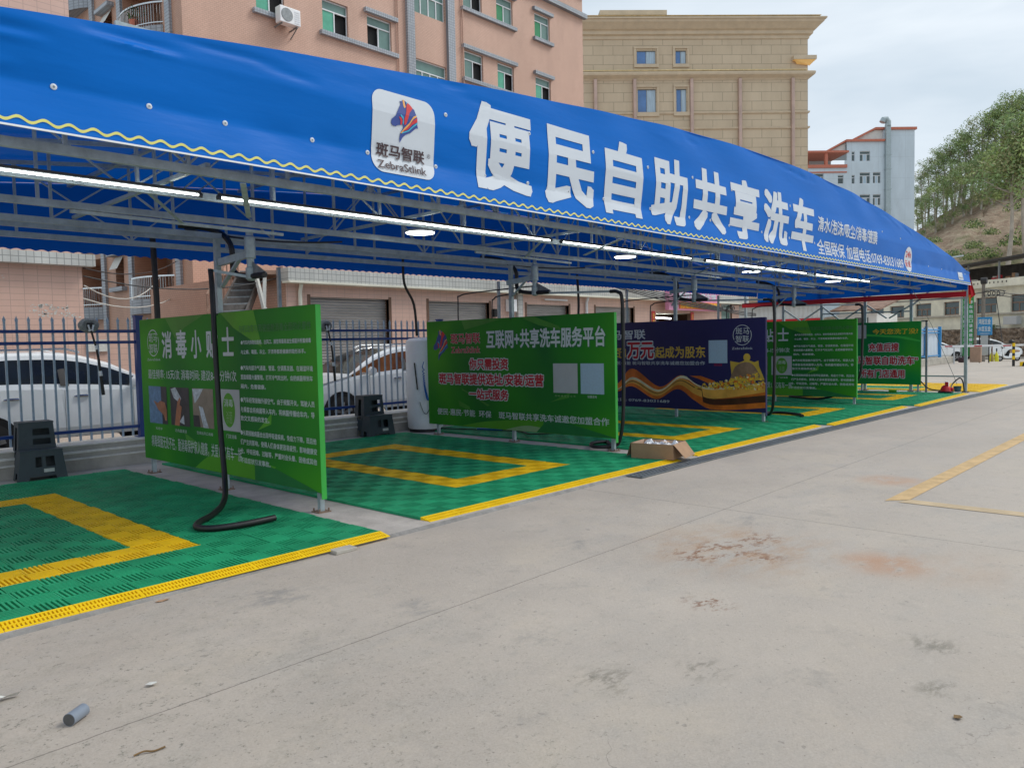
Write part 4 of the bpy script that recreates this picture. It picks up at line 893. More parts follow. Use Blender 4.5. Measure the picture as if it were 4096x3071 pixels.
# round headed wash brushes hung on the fence
def brush(label, x):
    t = thing('wash_brush', label, 'brush', (x, 11.75, 1.5), 'long brushes hung on the fence')
    mb = MB(); rr = random.Random(2); n = 26
    mb.lathe([(.03, -.05), (.10, -.055), (.135, -.02), (.14, .0), (.13, .03), (.09, .045), (.03, .05)], (0, 0, 0), n)
    mb.v = [(x+p[0]*rr.uniform(.96, 1.05), 11.76+p[2], 1.985+p[1]*rr.uniform(.92, 1.06)*.78) for p in mb.v]; mb.build('bristle_head', M['fluff'], t, True)
    MB().box((x-.045, 11.69, 1.93), (x+.045, 11.715, 2.02)).build('head_plate', M['black'], t, bevel=.01)
    mb = MB(); mb.bar((x-.035, 11.67, 1.99), (x-.012, 11.67, 1.9), .014, .02); mb.bar((x+.035, 11.67, 1.99), (x+.012, 11.67, 1.9), .014, .02); mb.bar((x-.03, 11.675, 1.91), (x+.03, 11.675, 1.91), .02, .02); mb.build('fork', M['white'], t)
    MB().tube([(x, 11.67, 1.91), (x+.06, 11.68, 1.66), (x+.085, 11.685, 1.5), (x+.13, 11.7, 1.0)], [.014, .014, .017, .024], 8).build('handle', M['black'], t, True)
    MB().tube([(x+.055, 11.678, 1.70), (x+.066, 11.68, 1.645)], .02, 8).tube([(x+.10, 11.69, 1.34), (x+.107, 11.69, 1.27)], .023, 8).build('collar', M['white'], t, True)
brush('black handled brush with grey round head hung on the fence by the left white car', 3.925); brush('black handled brush hung on the fence by the car with amber window reflections', 7.81)

# two step plastic stools
def stool_parts():
    def wallq(mb, a, b, zt, wb, wt, holes, th=.012):
        """leaning front plate between x=-w/2..w/2 with holes, y given by a(z)"""
        us = sorted({-1, 1} | {h[0] for h in holes} | {h[1] for h in holes}); zs = sorted({b, zt} | {h[2] for h in holes} | {h[3] for h in holes})
        def P_(u, z, d): t = (z-b)/(zt-b); ww = (wb+(wt-wb)*t)/2; return (u*ww, a(z)+d, z)
        for i in range(len(us)-1):
            for j in range(len(zs)-1):
                um, zm = (us[i]+us[i+1])/2, (zs[j]+zs[j+1])/2
                if any(h[0] < um < h[1] and h[2] < zm < h[3] for h in holes): continue
                for d in (0, th): mb.poly([P_(us[i], zs[j], d), P_(us[i+1], zs[j], d), P_(us[i+1], zs[j+1], d), P_(us[i], zs[j+1], d)])
        for h in holes:
            for (u0, z0), (u1, z1) in (((h[0], h[2]), (h[1], h[2])), ((h[1], h[2]), (h[1], h[3])), ((h[1], h[3]), (h[0], h[3])), ((h[0], h[3]), (h[0], h[2]))):
                mb.poly([P_(u0, z0, 0), P_(u1, z1, 0), P_(u1, z1, th), P_(u0, z0, th)])
    def step(y0, y1, zt, wb, wt, hf, lean):
        mb = MB()
        wallq(mb, lambda z: y0-lean*(zt-z), 0, zt, wb, wt, hf); wallq(mb, lambda z: y1+lean*(zt-z)*.6, 0, zt, wb, wt, [(-.45, .45, 0, .09)])
        for s in (-1, 1):
            def S_(y, z): t = z/zt; return (s*(wb+(wt-wb)*t)/2, y, z)
            zz = [0, .10, .19] + ([.30, zt-.07] if zt > .5 else []) + [zt]
            ya = lambda z: y0-lean*(zt-z); yb = lambda z: y1+lean*(zt-z)*.6
            for j in range(len(zz)-1):
                for k in range(3):
                    if k == 1 and (j == 0 or (zt > .5 and j == 3)): continue
                    f = lambda z, q: ya(z)+(yb(z)-ya(z))*q/3
                    mb.poly([S_(f(zz[j], k), zz[j]), S_(f(zz[j], k+1), zz[j]), S_(f(zz[j+1], k+1), zz[j+1]), S_(f(zz[j+1], k), zz[j+1])])
        mb.box((-wt/2-.006, y0-.006, zt-.022), (wt/2+.006, y1+.006, zt))
        return mb
    lo = step(0, .23, .385, .56, .47, [(-.30, -.02, .17, .30), (.16, .56, .17, .30), (-.55, .55, 0, .05)], .10)
    hi = step(.235, .50, .735, .48, .39, [(-.22, .72, .56, .645), (-.22, .74, .44, .515), (-.55, .55, 0, .06)], .06)
    return lo, hi
lo, hi = stool_parts()
t0 = thing('step_stool', 'dark grey two step plastic stool beside the nearest yellow outlined mat', 'step stool', (3.09, 11.16, -.02), 'two step stools by the kerb', R(-4))
lo.build('lower_step', M['stool'], t0, local=True); hi.build('upper_step', M['stool'], t0, local=True)
MB().poly([(.01, -.036, .10), (.13, -.036, .10), (.13, -.032, .145), (.01, -.032, .145)]).build('sticker', M['paper'], t0, local=True)
dup(t0, (8.52, 11.16, -.02), R(-4), 'dark grey two step plastic stool near the white tank')

# white tank with its blue coil hose
t = thing('vacuum_tank', 'tall white rounded tank with blue coiled hose, half hidden by the second green panel', 'tank', (9.62, 11.22, 0))
MB().lathe([(.30, .02), (.335, .06), (.34, .2), (.34, 1.6), (.325, 1.69), (.27, 1.735), (.1, 1.75)], (9.62, 11.22, 0), 36).build('tank_body', M['white'], t, True)
MB().lathe([(.31, -.028), (.31, .03)], (9.62, 11.22, 0), 30).build('tank_base', M['black'], t)
pts = []
for k in range(420):
    s = k/420; a = math.pi*(1-abs(1-2*s)*0)  # down and up again in a long loop
    ph = s*2-1; lx = 9.44+.07*ph*1.4; lz = 1.30-.72*(1-ph*ph)**.5 if abs(ph) < 1 else 1.3
    if ph > 0: lz = lz if lz < 1.18 else 1.18
    pts.append((lx+.018*math.cos(k*1.25), 10.90+.018*math.sin(k*1.25)+.02*ph*ph, lz+.004*math.sin(k*1.25)))
MB().tube(pts, .0075, 5).build('coil_hose', M['bluehose'], t, True)
MB().bar((9.51, 10.86, 1.22), (9.58, 10.84, 1.12), .03, .05).bar((9.56, 10.85, 1.13), (9.54, 10.84, .96), .035, .04).bar((9.47, 10.87, 1.3), (9.52, 10.86, 1.2), .02).build('air_gun', M['black'], t)
MB().tube(hang((9.50, 10.88, .62), (9.31, 11.0, .55), .26, 14), .009, 6).build('grey_cable', M['rope'], t, True)
MB().box((9.59, 10.865, 1.25), (9.64, 10.89, 1.31)).box((9.59, 10.865, .98), (9.64, 10.89, 1.03)).build('red_switch', M['redp'], t)
MB().tube(hang((9.285, 11.1, 1.28), (9.30, 11.05, .78), -.0, 6), .012, 6).build('black_strap', M['black'], t, True)
# loose hose with blue gun behind the second panel
t = thing('spray_lance', 'thin black hose with blue grip lying on the mat behind the second green panel', 'spray gun', (10.3, 9.8, 0))
MB().tube(sm3([(9.7, 11.0, .03), (9.9, 10.5, .02), (10.1, 9.9, .02), (10.2, 9.3, .02), (10.0, 8.9, .02), (10.3, 8.6, .02)]), .012, 6).build('thin_hose', M['black'], t, True)
MB().tube([(10.0, 10.2, .03), (10.12, 9.85, .03), (10.14, 9.7, .03)], [.02, .024, .012], 8).build('blue_grip', M['bluehose'], t, True)

# cardboard box with folded-out flaps
t = thing('cardboard_box', 'open brown cardboard box holding white plastic bundles at the mat corner', 'box', (9.10, 5.73, 0), None, R(-79))
w2, d2, h = .30, .235, .205
mb = MB()
for a, b in (((-w2, -d2), (w2, -d2)), ((w2, -d2), (w2, d2)), ((w2, d2), (-w2, d2)), ((-w2, d2), (-w2, -d2))):
    n_ = Vector((b[1]-a[1], a[0]-b[0], 0)).normalized()*.006
    for k in (0, 1):
        o = n_*-k; mb.poly([(a[0]+o.x, a[1]+o.y, 0), (b[0]+o.x, b[1]+o.y, 0), (b[0]+o.x, b[1]+o.y, h), (a[0]+o.x, a[1]+o.y, h)], k)
mb.poly([(-w2, -d2, .004), (w2, -d2, .004), (w2, d2, .004), (-w2, d2, .004)], 1)
mb.build('box_body', [M['carton'], M['carton_in']], t, local=True)
def flap(a, b, out, dn, sk=.03):
    a = Vector(a); b = Vector(b); o = Vector(out); e = (b-a).normalized()*sk
    q = [a, b, b+o-e+Vector((0, 0, dn)), a+o+e+Vector((0, 0, dn))]; n_ = (q[1]-q[0]).cross(q[2]-q[0]).normalized()*.005
    MB().poly(q, 0).poly([p-n_ for p in q], 1).build('flap', [M['carton_in'], M['carton']], t, local=True)
flap((w2+.002, -d2, h), (w2+.002, d2, h), (.15, .0, 0), -.175); flap((-w2-.002, d2, h), (-w2-.002, -d2, h), (-.075, 0, 0), -.19); flap((w2, d2+.002, h), (-w2, d2+.002, h), (0, .16, 0), -.06)
mb = MB(); rr = random.Random(8)
for cx, cy, r_ in ((-.12, -.08, .075), (.0, -.1, .09), (.13, -.06, .11), (.05, .08, .12), (-.15, .1, .1), (.2, .12, .08)):
    vs = MB().lathe([(r_*.4, 0), (r_, .06), (r_*.9, .11), (r_*.45, .15), (.01, .165)], (0, 0, 0), 9)
    mb.mesh([(cx+p[0]*rr.uniform(.8, 1.15), cy+p[1]*rr.uniform(.8, 1.15), .05+p[2]*rr.uniform(.85, 1.12)) for p in vs.v], vs.f)
mb.build('plastic_bundles', M['poly'], t, True, local=True)
mb = MB()
for k in range(24): a = k*.2618; mb.poly([(.13+.05*math.cos(a), -.05+.05*math.sin(a), .222), (.13+.05*math.cos(a+.2618), -.05+.05*math.sin(a+.2618), .222), (.13+.028*math.cos(a+.2618), -.05+.028*math.sin(a+.2618), .223), (.13+.028*math.cos(a), -.05+.028*math.sin(a), .223)])
mb.build('orange_tape_roll', M['zo'], t, local=True)

# things around the far corner post
t = thing('wash_vacuum', 'small red vacuum on a black foot near the corner post', 'vacuum cleaner', (23.42, 5.62, 0))
def at(mb, x, y, z=0): mb.v = [(p[0]+x, p[1]+y, p[2]+z) for p in mb.v]; return mb
MB().box((23.3, 5.44, 0), (23.56, 5.78, .045)).build('foot', M['black'], t, bevel=.02)
mb = MB(); 
for z, a, b in ((.045, .15, .12), (.11, .13, .11), (.17, .10, .09), (.21, .05, .05)):
    for k in range(16): q = 2*math.pi*k/16; mb.v.append((23.43+b*math.cos(q), 5.61+a*math.sin(q), z))
for i in range(3):
    for k in range(16): mb.f.append((i*16+k, i*16+(k+1) % 16, (i+1)*16+(k+1) % 16, (i+1)*16+k)); mb.m.append(0)
mb.f.append(tuple(48+k for k in range(16))); mb.m.append(0)
mb.build('red_shell', M['redbox'], t, True)
MB().lathe([(.055, .15), (.055, .29), (.04, .31), (.01, .315)], (23.42, 5.58, 0), 16).build('motor', M['white'], t, True)
MB().box((23.36, 5.535, .18), (23.39, 5.615, .30)).build('red_badge', M['redp'], t)
MB().tube([(23.46, 5.48, .10), (23.48, 5.44, .10)], .05, 14).build('red_knob', M['redbox'], t, True)
o = MB().tube(sm3([(23.86, 6.34, .27), (23.75, 6.2, .15), (23.62, 6.05, .08), (23.5, 5.85, .06), (23.42, 5.74, .06)]), .017, 8).build('vacuum_hose', M['black'], None, True); tag(o, 'black hose running from the farthest green panel to the red vacuum', 'hose')
o = MB().tube(sm3([(23.5, 5.5, .12), (23.7, 5.52, .22), (23.86, 5.42, .36), (23.9, 5.36, .38), (23.92, 5.31, .28), (23.94, 5.28, .02)]), .018, 8).build('looped_hose', M['black'], None, True); tag(o, 'black hose looped over the teal bucket like a handle', 'hose')
t = thing('bucket', 'small dark teal bucket beside the red vacuum', 'bucket', (23.92, 5.44, 0))
MB().lathe([(.075, .0), (.1, .15), (.106, .155), (.096, .155), (.072, .012)], (23.92, 5.44, .002), 20).build('pail', M['teal'], t, True)
o = MB().tube([(24.05, 6.66, 2.95), (24.02, 6.12, 1.86), (24.0, 5.56, .46), (24.0, 5.47, .20)], .007, 5).build('rope', M['rope'], None, True); tag(o, 'thin grey rope slanting down from the canopy to the bucket', 'rope')
t = thing('green_bottle', 'small bright green bottle lying under the farthest green panel', 'bottle', (22.98, 6.82, .04))
MB().tube([(22.98, 6.93, .04), (22.98, 6.72, .04)], .038, 12).build('bottle_body', M['lime'], t, True); MB().tube([(22.98, 6.72, .04), (22.98, 6.69, .04), (22.98, 6.67, .04)], [.03, .016, .016], 10).build('cap', M['white'], t, True)
mb = MB(); rows = [(3.31, 5.275, 5.25), (3.15, 5.28, 5.21), (2.95, 5.28, 5.16), (2.75, 5.285, 5.11), (2.66, 5.29, 5.09), (2.60, 5.24, 5.17)]
vs = [];
for z, a, b in rows:
    for k in range(7): s = k/6; vs.append((24.22+.03*math.sin(k*1.9+z*4), a+(b-a)*s, z-.03*math.sin(s*3)))
mb.mesh(vs, [(i*7+k, i*7+k+1, i*7+k+8, i*7+k+7) for i in range(len(rows)-1) for k in range(6)])
t = thing('flag', 'red flag drooping from the canopy corner post', 'flag', (24.2, 5.2, 2.9)); mb.build('cloth', M['red'], t, True)
MB().tube([(24.19, 5.42, 2.92), (24.2, 5.33, 2.5)], .012, 6).build('stick', M['goldp'], t, True)
MB().mesh([(24.215, 5.25, 2.66), (24.215, 5.19, 2.66), (24.215, 5.205, 2.42), (24.215, 5.235, 2.42), (24.225, 5.25, 2.66), (24.225, 5.19, 2.66), (24.225, 5.205, 2.42), (24.225, 5.235, 2.42)], [(0, 1, 2, 3), (7, 6, 5, 4), (0, 3, 7, 4), (1, 5, 6, 2)]).build('streamer', M['orange'], t)

# litter on the yard
F = 1.031
t = thing('pipe_offcut', 'short grey plastic pipe offcut lying on the concrete, bottom left', 'pipe piece', (1.12, 3.75, YZ))
a = Vector((1.083, 3.73, YZ+.029)); b = a+Vector((.115, .085, 0)).normalized()*.10
MB().tube([a, a.lerp(b, .05), b], .029, 28, 0, True).build('pipe_wall', M['pvc'], t, True)
d_ = (b-a).normalized(); MB().tube([a-d_*.0006, a-d_*.0001], [.0265, .0265], 28).build('dark_end', M['pvc_end'], t)
def scrap(label, cat, pts, mat, name, h=.012, seed=1):
    rr = random.Random(seed); n = len(pts); cx = sum(p[0] for p in pts)/n; cy = sum(p[1] for p in pts)/n
    vs = [(x, y, YZ+.003+rr.random()*h) for x, y in pts]+[(cx, cy, YZ+.005+h*rr.random())]
    o = MB().mesh(vs+[(x, y, z+.0012) for x, y, z in vs], [(i, (i+1) % n, n) for i in range(n)]+[(n+1+(i+1) % n, n+1+i, 2*n+1) for i in range(n)]).build(name, mat); tag(o, label, cat)
scrap('crumpled white paper strip at the left photo edge', 'paper scrap', [(.90, 4.24), (.93, 4.285), (.985, 4.275), (1.02, 4.262), (1.03, 4.235), (.99, 4.24), (.95, 4.235)], M['paper'], 'paper_scrap', .03, 2)
scrap('small white paper chip up right of the pipe offcut', 'paper scrap', [(1.47, 3.88), (1.495, 3.887), (1.52, 3.868), (1.515, 3.848), (1.485, 3.85)], M['paper'], 'paper_scrap', .014, 5)
scrap('dry brown leaf lying near the bottom right corner', 'leaf', [(3.63, .83), (3.655, .835), (3.67, .815), (3.655, .80), (3.63, .808)], M['leaf'], 'dry_leaf', .012, 3)
o = MB().tube(sm3([(1.17, 3.24, YZ+.006), (1.21, 3.235, YZ+.01), (1.24, 3.215, YZ+.006), (1.285, 3.21, YZ+.008)]), [.004]*16, 5).build('twig', M['leaf'], None, True); tag(o, 'thin brown twig on the concrete at the bottom edge', 'twig')
scrap('flat tan wood chip near the yellow ramp edge', 'wood chip', [(2.03, 5.13), (2.06, 5.15), (2.12, 5.145), (2.125, 5.12), (2.07, 5.115)], M['carton'], 'wood_chip', .008, 9)
o = MB().box((3.46, 5.16, YZ), (3.66, 5.275, YZ+.03)).build('kerb_block', M['kerbstone'], bevel=.006); tag(o, 'loose grey concrete lump at the slab edge between the first two mats', 'concrete piece')

# ------------------------------------------------------------------ cars
CARP = [(0, .74, .80, .62, .60), (.04, .98, .92, .76, .60), (.14, 1.10, 1.0, .83, .62), (.30, 1.36, 1.12, .86, .62), (.52, 1.55, 1.17, .875, .63), (.85, 1.645, 1.19, .885, .64), (1.3, 1.685, 1.185, .89, .645), (1.75, 1.685, 1.17, .895, .645), (2.02, 1.672, 1.155, .895, .64), (2.3, 1.625, 1.14, .895, .635), (2.7, 1.50, 1.115, .89, .63), (3.0, 1.35, 1.095, .885, .63), (3.3, 1.18, 1.07, .88, .64), (3.5, 1.075, 1.04, .875, .68), (3.9, 1.0, .97, .86, .68), (4.2, .925, .89, .83, .64), (4.38, .82, .78, .77, .56), (4.48, .66, .62, .68, .5), (4.5, .5, .48, .6, .48)]
def car_meshes(glassmat, profile=CARP, wheels=(.95, 3.68), r=.335):
    xs = []
    for (a, b) in zip(profile[:-1], profile[1:]):
        for k in range(2): xs.append(np.array(a)+(np.array(b)-np.array(a))*k/2)
    xs.append(np.array(profile[-1]))
    body = MB(); GL = {1: MB(), -1: MB()}; SC = [MB(), MB()]
    ringn = 9; rows = []
    for x, zt_, zb_, w_, wr in xs:
        zl = .36 if .3 < x < 4.2 else .34
        cab = max(0, zt_-zb_)
        wu = w_-.03-(w_-wr-.03)*min(1, cab/.5)*.92
        rows.append([(x, w_*.9, zl), (x, w_*.97, zl+.09), (x, w_, .52), (x, w_*.995, .75 if zb_ > .85 else (zl+zb_)/2+.05), (x, w_*.975, zb_-.06), (x, w_*.945, zb_), (x, wu+.02, zt_-.06*min(1, cab/.3)), (x, wu-.07, zt_-.012), (x, 0, zt_+.012)])
    for s in (1, -1):
        glass = GL[s]
        for i in range(len(rows)-1):
            xm = (xs[i][0]+xs[i+1][0])/2
            for j in range(ringn-1):
                q = [rows[i][j], rows[i+1][j], rows[i+1][j+1], rows[i][j+1]]; q = [(p[0], s*p[1], p[2]) for p in q]
                cab = min(xs[i][1]-xs[i][2], xs[i+1][1]-xs[i+1][2])
                if j == 5 and .42 < xm < 3.42 and cab > .06:
                    # side glass inset in a frame of body colour
                    pil = 1.93 < xm < 2.03 or .95 < xm < 1.02
                    def lp(f, g): a = [q[0][k]+(q[1][k]-q[0][k])*f for k in range(3)]; b = [q[3][k]+(q[2][k]-q[3][k])*f for k in range(3)]; return tuple(a[k]+(b[k]-a[k])*g for k in range(3))
                    m0, m1 = .05, .86
                    body.poly([lp(0, 0), lp(1, 0), lp(1, m0), lp(0, m0)]); body.poly([lp(0, m1), lp(1, m1), lp(1, 1), lp(0, 1)])
                    (glass if not pil else glass).poly([lp(0, m0), lp(1, m0), lp(1, m1), lp(0, m1)])
                elif j in (6, 7) and (2.35 < xm < 3.45 or .1 < xm < .5) and j == 7: SC[0 if xm > 2 else 1].poly(q)
                else: body.poly(q)
    # bottom
    body.poly([(.1, -.7, .345), (4.3, -.7, .345), (4.3, .7, .345), (.1, .7, .345)])
    return body, GL, SC, wheels, r
def car(label, loc, rz, glass='car_glass', scale=1., group='parked white cars'):
    t = thing('parked_car', label, 'car', loc, group, rz); t.scale = (scale,)*3
    body, gl, scn, wh, r = car_meshes(glass)
    body.build('body', M['car'], t, True, local=True); [gl[k].build('side_windows', M[glass], t, True, local=True) for k in (1, -1)]; scn[0].build('windscreen', M['car_glass'], t, True, local=True); scn[1].build('rear_window', M['car_glass'], t, True, local=True)
    for x in wh:
        for s in (1, -1):
            y = s*.885
            arch = MB().tube([(x, y-s*.2, r+.02), (x, y+s*.016, r+.02)], r+.085, 30); arch.v = [(p[0], p[1], max(p[2], .2)) for p in arch.v]; arch.build('wheel_arch', M['dark'], t, local=True)  # dark disc on the body side, painted shade of the wheel well
            ty = MB().tube([(x, y-s*.19, r), (x, y-s*.185, r), (x, y+s*.02, r), (x, y+s*.028, r)], [r*.93, r, r, r*.94], 30).build('wheel', M['tyre'], t, True, local=True)
            mb = MB().tube([(x, y+s*.029, r), (x, y+s*.032, r)], [r*.64, r*.62], 26)
            for k in range(5):
                a = k*2*math.pi/5+.3
                for d in (-.09, .09): mb.bar((x, y+s*.036, r), (x+r*.66*math.cos(a+d), y+s*.036, r+r*.66*math.sin(a+d)), .012, .035, 1)
            mb.tube([(x, y+s*.03, r), (x, y+s*.044, r)], .04, 12, 1); mb.build('rim', [M['dark'], M['rim']], ty, local=True)
    for s in (1, -1):
        MB().mesh([(2.9, s*.86, 1.10), (3.16, s*.86, 1.11), (3.17, s*.90, 1.14), (2.92, s*.90, 1.12)], [(0, 1, 2, 3)]).tube([(2.98, s*.9, 1.13), (2.99, s*1.0, 1.17), (3.02, s*1.09, 1.17)], [.06, .095, .075], 10).build('mirror', M['car'], t, True, local=True)
        for x in (1.28, 2.22): MB().tube([(x-.11, s*.888, .985), (x-.06, s*.908, .99), (x+.06, s*.908, .99), (x+.11, s*.888, .985)], [.010, .024, .024, .010], 8).build('door_handle', M['chrome'], t, True, local=True)
        MB().tube([(.62, s*.60, 1.66), (.75, s*.60, 1.71), (2.1, s*.60, 1.72), (2.3, s*.60, 1.66)], .017, 8).build('roof_rail', M['chrome'], t, True, local=True)
        MB().mesh([(4.12, s*.855, .74), (4.36, s*.77, .70), (4.42, s*.60, .71), (4.36, s*.62, .80), (4.2, s*.79, .84)], [(0, 1, 2, 3, 4)]).build('headlight', M['chrome'], t, local=True)
        MB().mesh([(.035, s*.66, .86), (.06, s*.775, .88), (.20, s*.845, .96), (.17, s*.83, 1.06), (.06, s*.7, .99)], [(0, 1, 2, 3, 4)]).build('tail_light', M['lampred'], t, local=True)
        mb = MB()
        for x in (1.98, .98, 2.98): mb.bar((x, s*.897, .36), (x, s*.893, 1.08), .006, .006)
        mb.build('door_seams', M['steel_dark'], t, local=True)
        MB().mesh([(1.93, s*.872, 1.155), (2.05, s*.872, 1.15), (2.01, s*.665, 1.60), (1.93, s*.665, 1.60), (.93, s*.868, 1.19), (1.0, s*.868, 1.19), (1.0, s*.665, 1.60), (.95, s*.665, 1.58)], [(0, 1, 2, 3), (4, 5, 6, 7)]).build('pillar_trim', M['black'], t, local=True)
    MB().box((4.40, -.45, .42), (4.507, .45, .56)).build('grille', M['black'], t, bevel=.02, local=True)
    return t
car('large white car seen side on behind the fence at the left', (1.98, 13.9, YZ), 0)
car('white car with amber reflections in its windows behind the fence by the tank', (12.62, 13.9, YZ), math.pi, 'car_amber_refl', .985)

# ------------------------------------------------------------------ buildings
def wall_holes(mb, P, u0, u1, z0, z1, holes, depth=.14, mi=0, rmi=0):
    us = sorted({u0, u1} | {h[0] for h in holes} | {h[1] for h in holes}); zs = sorted({z0, z1} | {h[2] for h in holes} | {h[3] for h in holes})
    for i in range(len(us)-1):
        run = None
        for j in range(len(zs)-1):
            um, zm = (us[i]+us[i+1])/2, (zs[j]+zs[j+1])/2
            hole = any(h[0] < um < h[1] and h[2] < zm < h[3] for h in holes)
            if not hole: run = [zs[j], zs[j+1]] if run is None else [run[0], zs[j+1]]
            if (hole or j == len(zs)-2) and run: mb.poly([P(us[i], run[0], 0), P(us[i+1], run[0], 0), P(us[i+1], run[1], 0), P(us[i], run[1], 0)], mi); run = None
    for a, b, c, d in holes:
        for (ua, za), (ub, zb) in (((a, c), (b, c)), ((b, c), (b, d)), ((b, d), (a, d)), ((a, d), (a, c))): mb.poly([P(ua, za, 0), P(ub, zb, 0), P(ub, zb, depth), P(ua, za, depth)], rmi)
def pbox(mb, P, u0, u1, z0, z1, d0, d1, mi=0):
    vs = [P(u, z, d) for d in (d0, d1) for u, z in ((u0, z0), (u1, z0), (u1, z1), (u0, z1))]
    return mb.mesh(vs, [(0, 1, 2, 3), (7, 6, 5, 4), (0, 4, 5, 1), (1, 5, 6, 2), (2, 6, 7, 3), (3, 7, 4, 0)], mi)
def window(P, b, parent, panes, transom='film_gr', depth=.12, fw=.045, frame='alu', tf=.30):
    u0, u1, z0, z1 = b; zt_ = z1-(z1-z0)*tf if transom else z1; n = len(panes); w_ = (u1-u0)/n
    mb = MB()
    for k in range(n+1): u = u0+w_*k; pbox(mb, P, max(u0, u-fw/2), min(u1, u+fw/2), z0, zt_ if 0 < k < n else z1, depth-.03, depth+.02)
    for z in {z0+fw/2, zt_, z1-fw/2}: pbox(mb, P, u0, u1, z-fw/2, z+fw/2, depth-.032, depth+.018)
    f = mb.build('window', M[frame], parent)
    for k, m in enumerate(panes):
        d = depth if m not in ('dark',) else depth+.10  # dark ones are open sashes, the unlit room painted near-black
        MB().poly([P(u0+w_*k, z0, d), P(u0+w_*(k+1), z0, d), P(u0+w_*(k+1), zt_, d), P(u0+w_*k, zt_, d)]).build('pane', M[m], f)
    if transom: MB().poly([P(u0, zt_, depth), P(u1, zt_, depth), P(u1, z1, depth), P(u0, z1, depth)]).build('transom_pane', M[transom], f)
    return f
# tall pink apartment block
PF = lambda u, z, d: (u, 25.0+d, z)
apt = thing('apartment_block', 'tall pink tiled apartment block behind the canopy, grey pilasters and green tinted windows', 'building', (22, 33, 0))
cols = [(14.25, 15.35), (16.95, 18.1), (19.0, 20.2), (24.27, 25.44), (26.39, 27.5), (29.07, 30.22)]
pan = {0: [('film', 'dark'), ('film', 'dark'), ('dark', 'film_gr'), ('film_gr', 'dark'), ('film', 'dark'), ('film', 'dark')], 1: [('film_gr', 'film_gr'), ('dark', 'film'), ('film', 'film_gr'), ('film_gr', 'dark'), ('film_dk', 'film_gr'), ('film_dk', 'film_gr')]}
holes = []; wins = []
for k in range(-2, 2):
    for c, (a, b) in enumerate(cols):
        h = (a, b, 13.42+3.04*k, 14.62+3.04*k); holes.append(h); wins.append((h, pan[k % 2][c]))
bays = []
for k in range(-1, 2): h = (21.42, 23.16, 12.30+3.14*k, 13.56+3.14*k); holes.append(h); bays.append(h)
mb = MB(); wall_holes(mb, PF, 11.6, 32.9, 0, 19.6, holes, .16)
mb.mesh([(32.9, 25, 0), (32.9, 42, 0), (32.9, 42, 19.6), (32.9, 25, 19.6), (11.6, 25, 19.6), (11.6, 42, 19.6)], [(0, 1, 2, 3), (4, 3, 2, 5)])
mb.build('front_wall', M['pink'], apt)
for h, p in wins: window(PF, h, apt, p)
for h in bays: window(PF, h, apt, ('film_gr', 'film_gr', 'film_gr', 'film_gr'), 'film_gr', tf=.36)
for a, b in ((20.96, 21.34), (23.21, 23.62)): m_ = MB(); pbox(m_, PF, a, b, 3, 19.6, -.14, .0); m_.build('pilaster', M['greytile'], apt)
for k in range(-2, 2):
    for a, b in ((14.1, 15.5), (16.8, 20.45), (24.12, 27.65), (28.92, 30.37)):
        m_ = MB(); pbox(m_, PF, a, b, 13.24+3.04*k, 13.40+3.04*k, -.16, -.002); m_.build('sill', M['greytile'], apt)
        if not (a == 16.8): m_ = MB(); pbox(m_, PF, a, b, 14.66+3.04*k, 14.82+3.04*k, -.16, -.002); m_.build('lintel', M['greytile'], apt)
        else: m_ = MB(); pbox(m_, PF, 18.85, 20.45, 14.66+3.04*k, 14.82+3.04*k, -.16, -.002); m_.build('lintel', M['greytile'], apt)
m_ = MB(); pbox(m_, PF, 25.6, 33.05, 18.38, 18.60, -.22, -.002); m_.build('cornice', M['greytile'], apt); m_ = MB(); pbox(m_, PF, 11.5, 33.05, 19.5, 19.72, -.18, .1); m_.build('coping', M['greytile'], apt)
for x in (20.5, 24.15): MB().tube([(x, 24.93, 6), (x, 24.93, 19.4)], .035, 8).build('downpipe', M['pink'], apt, True)
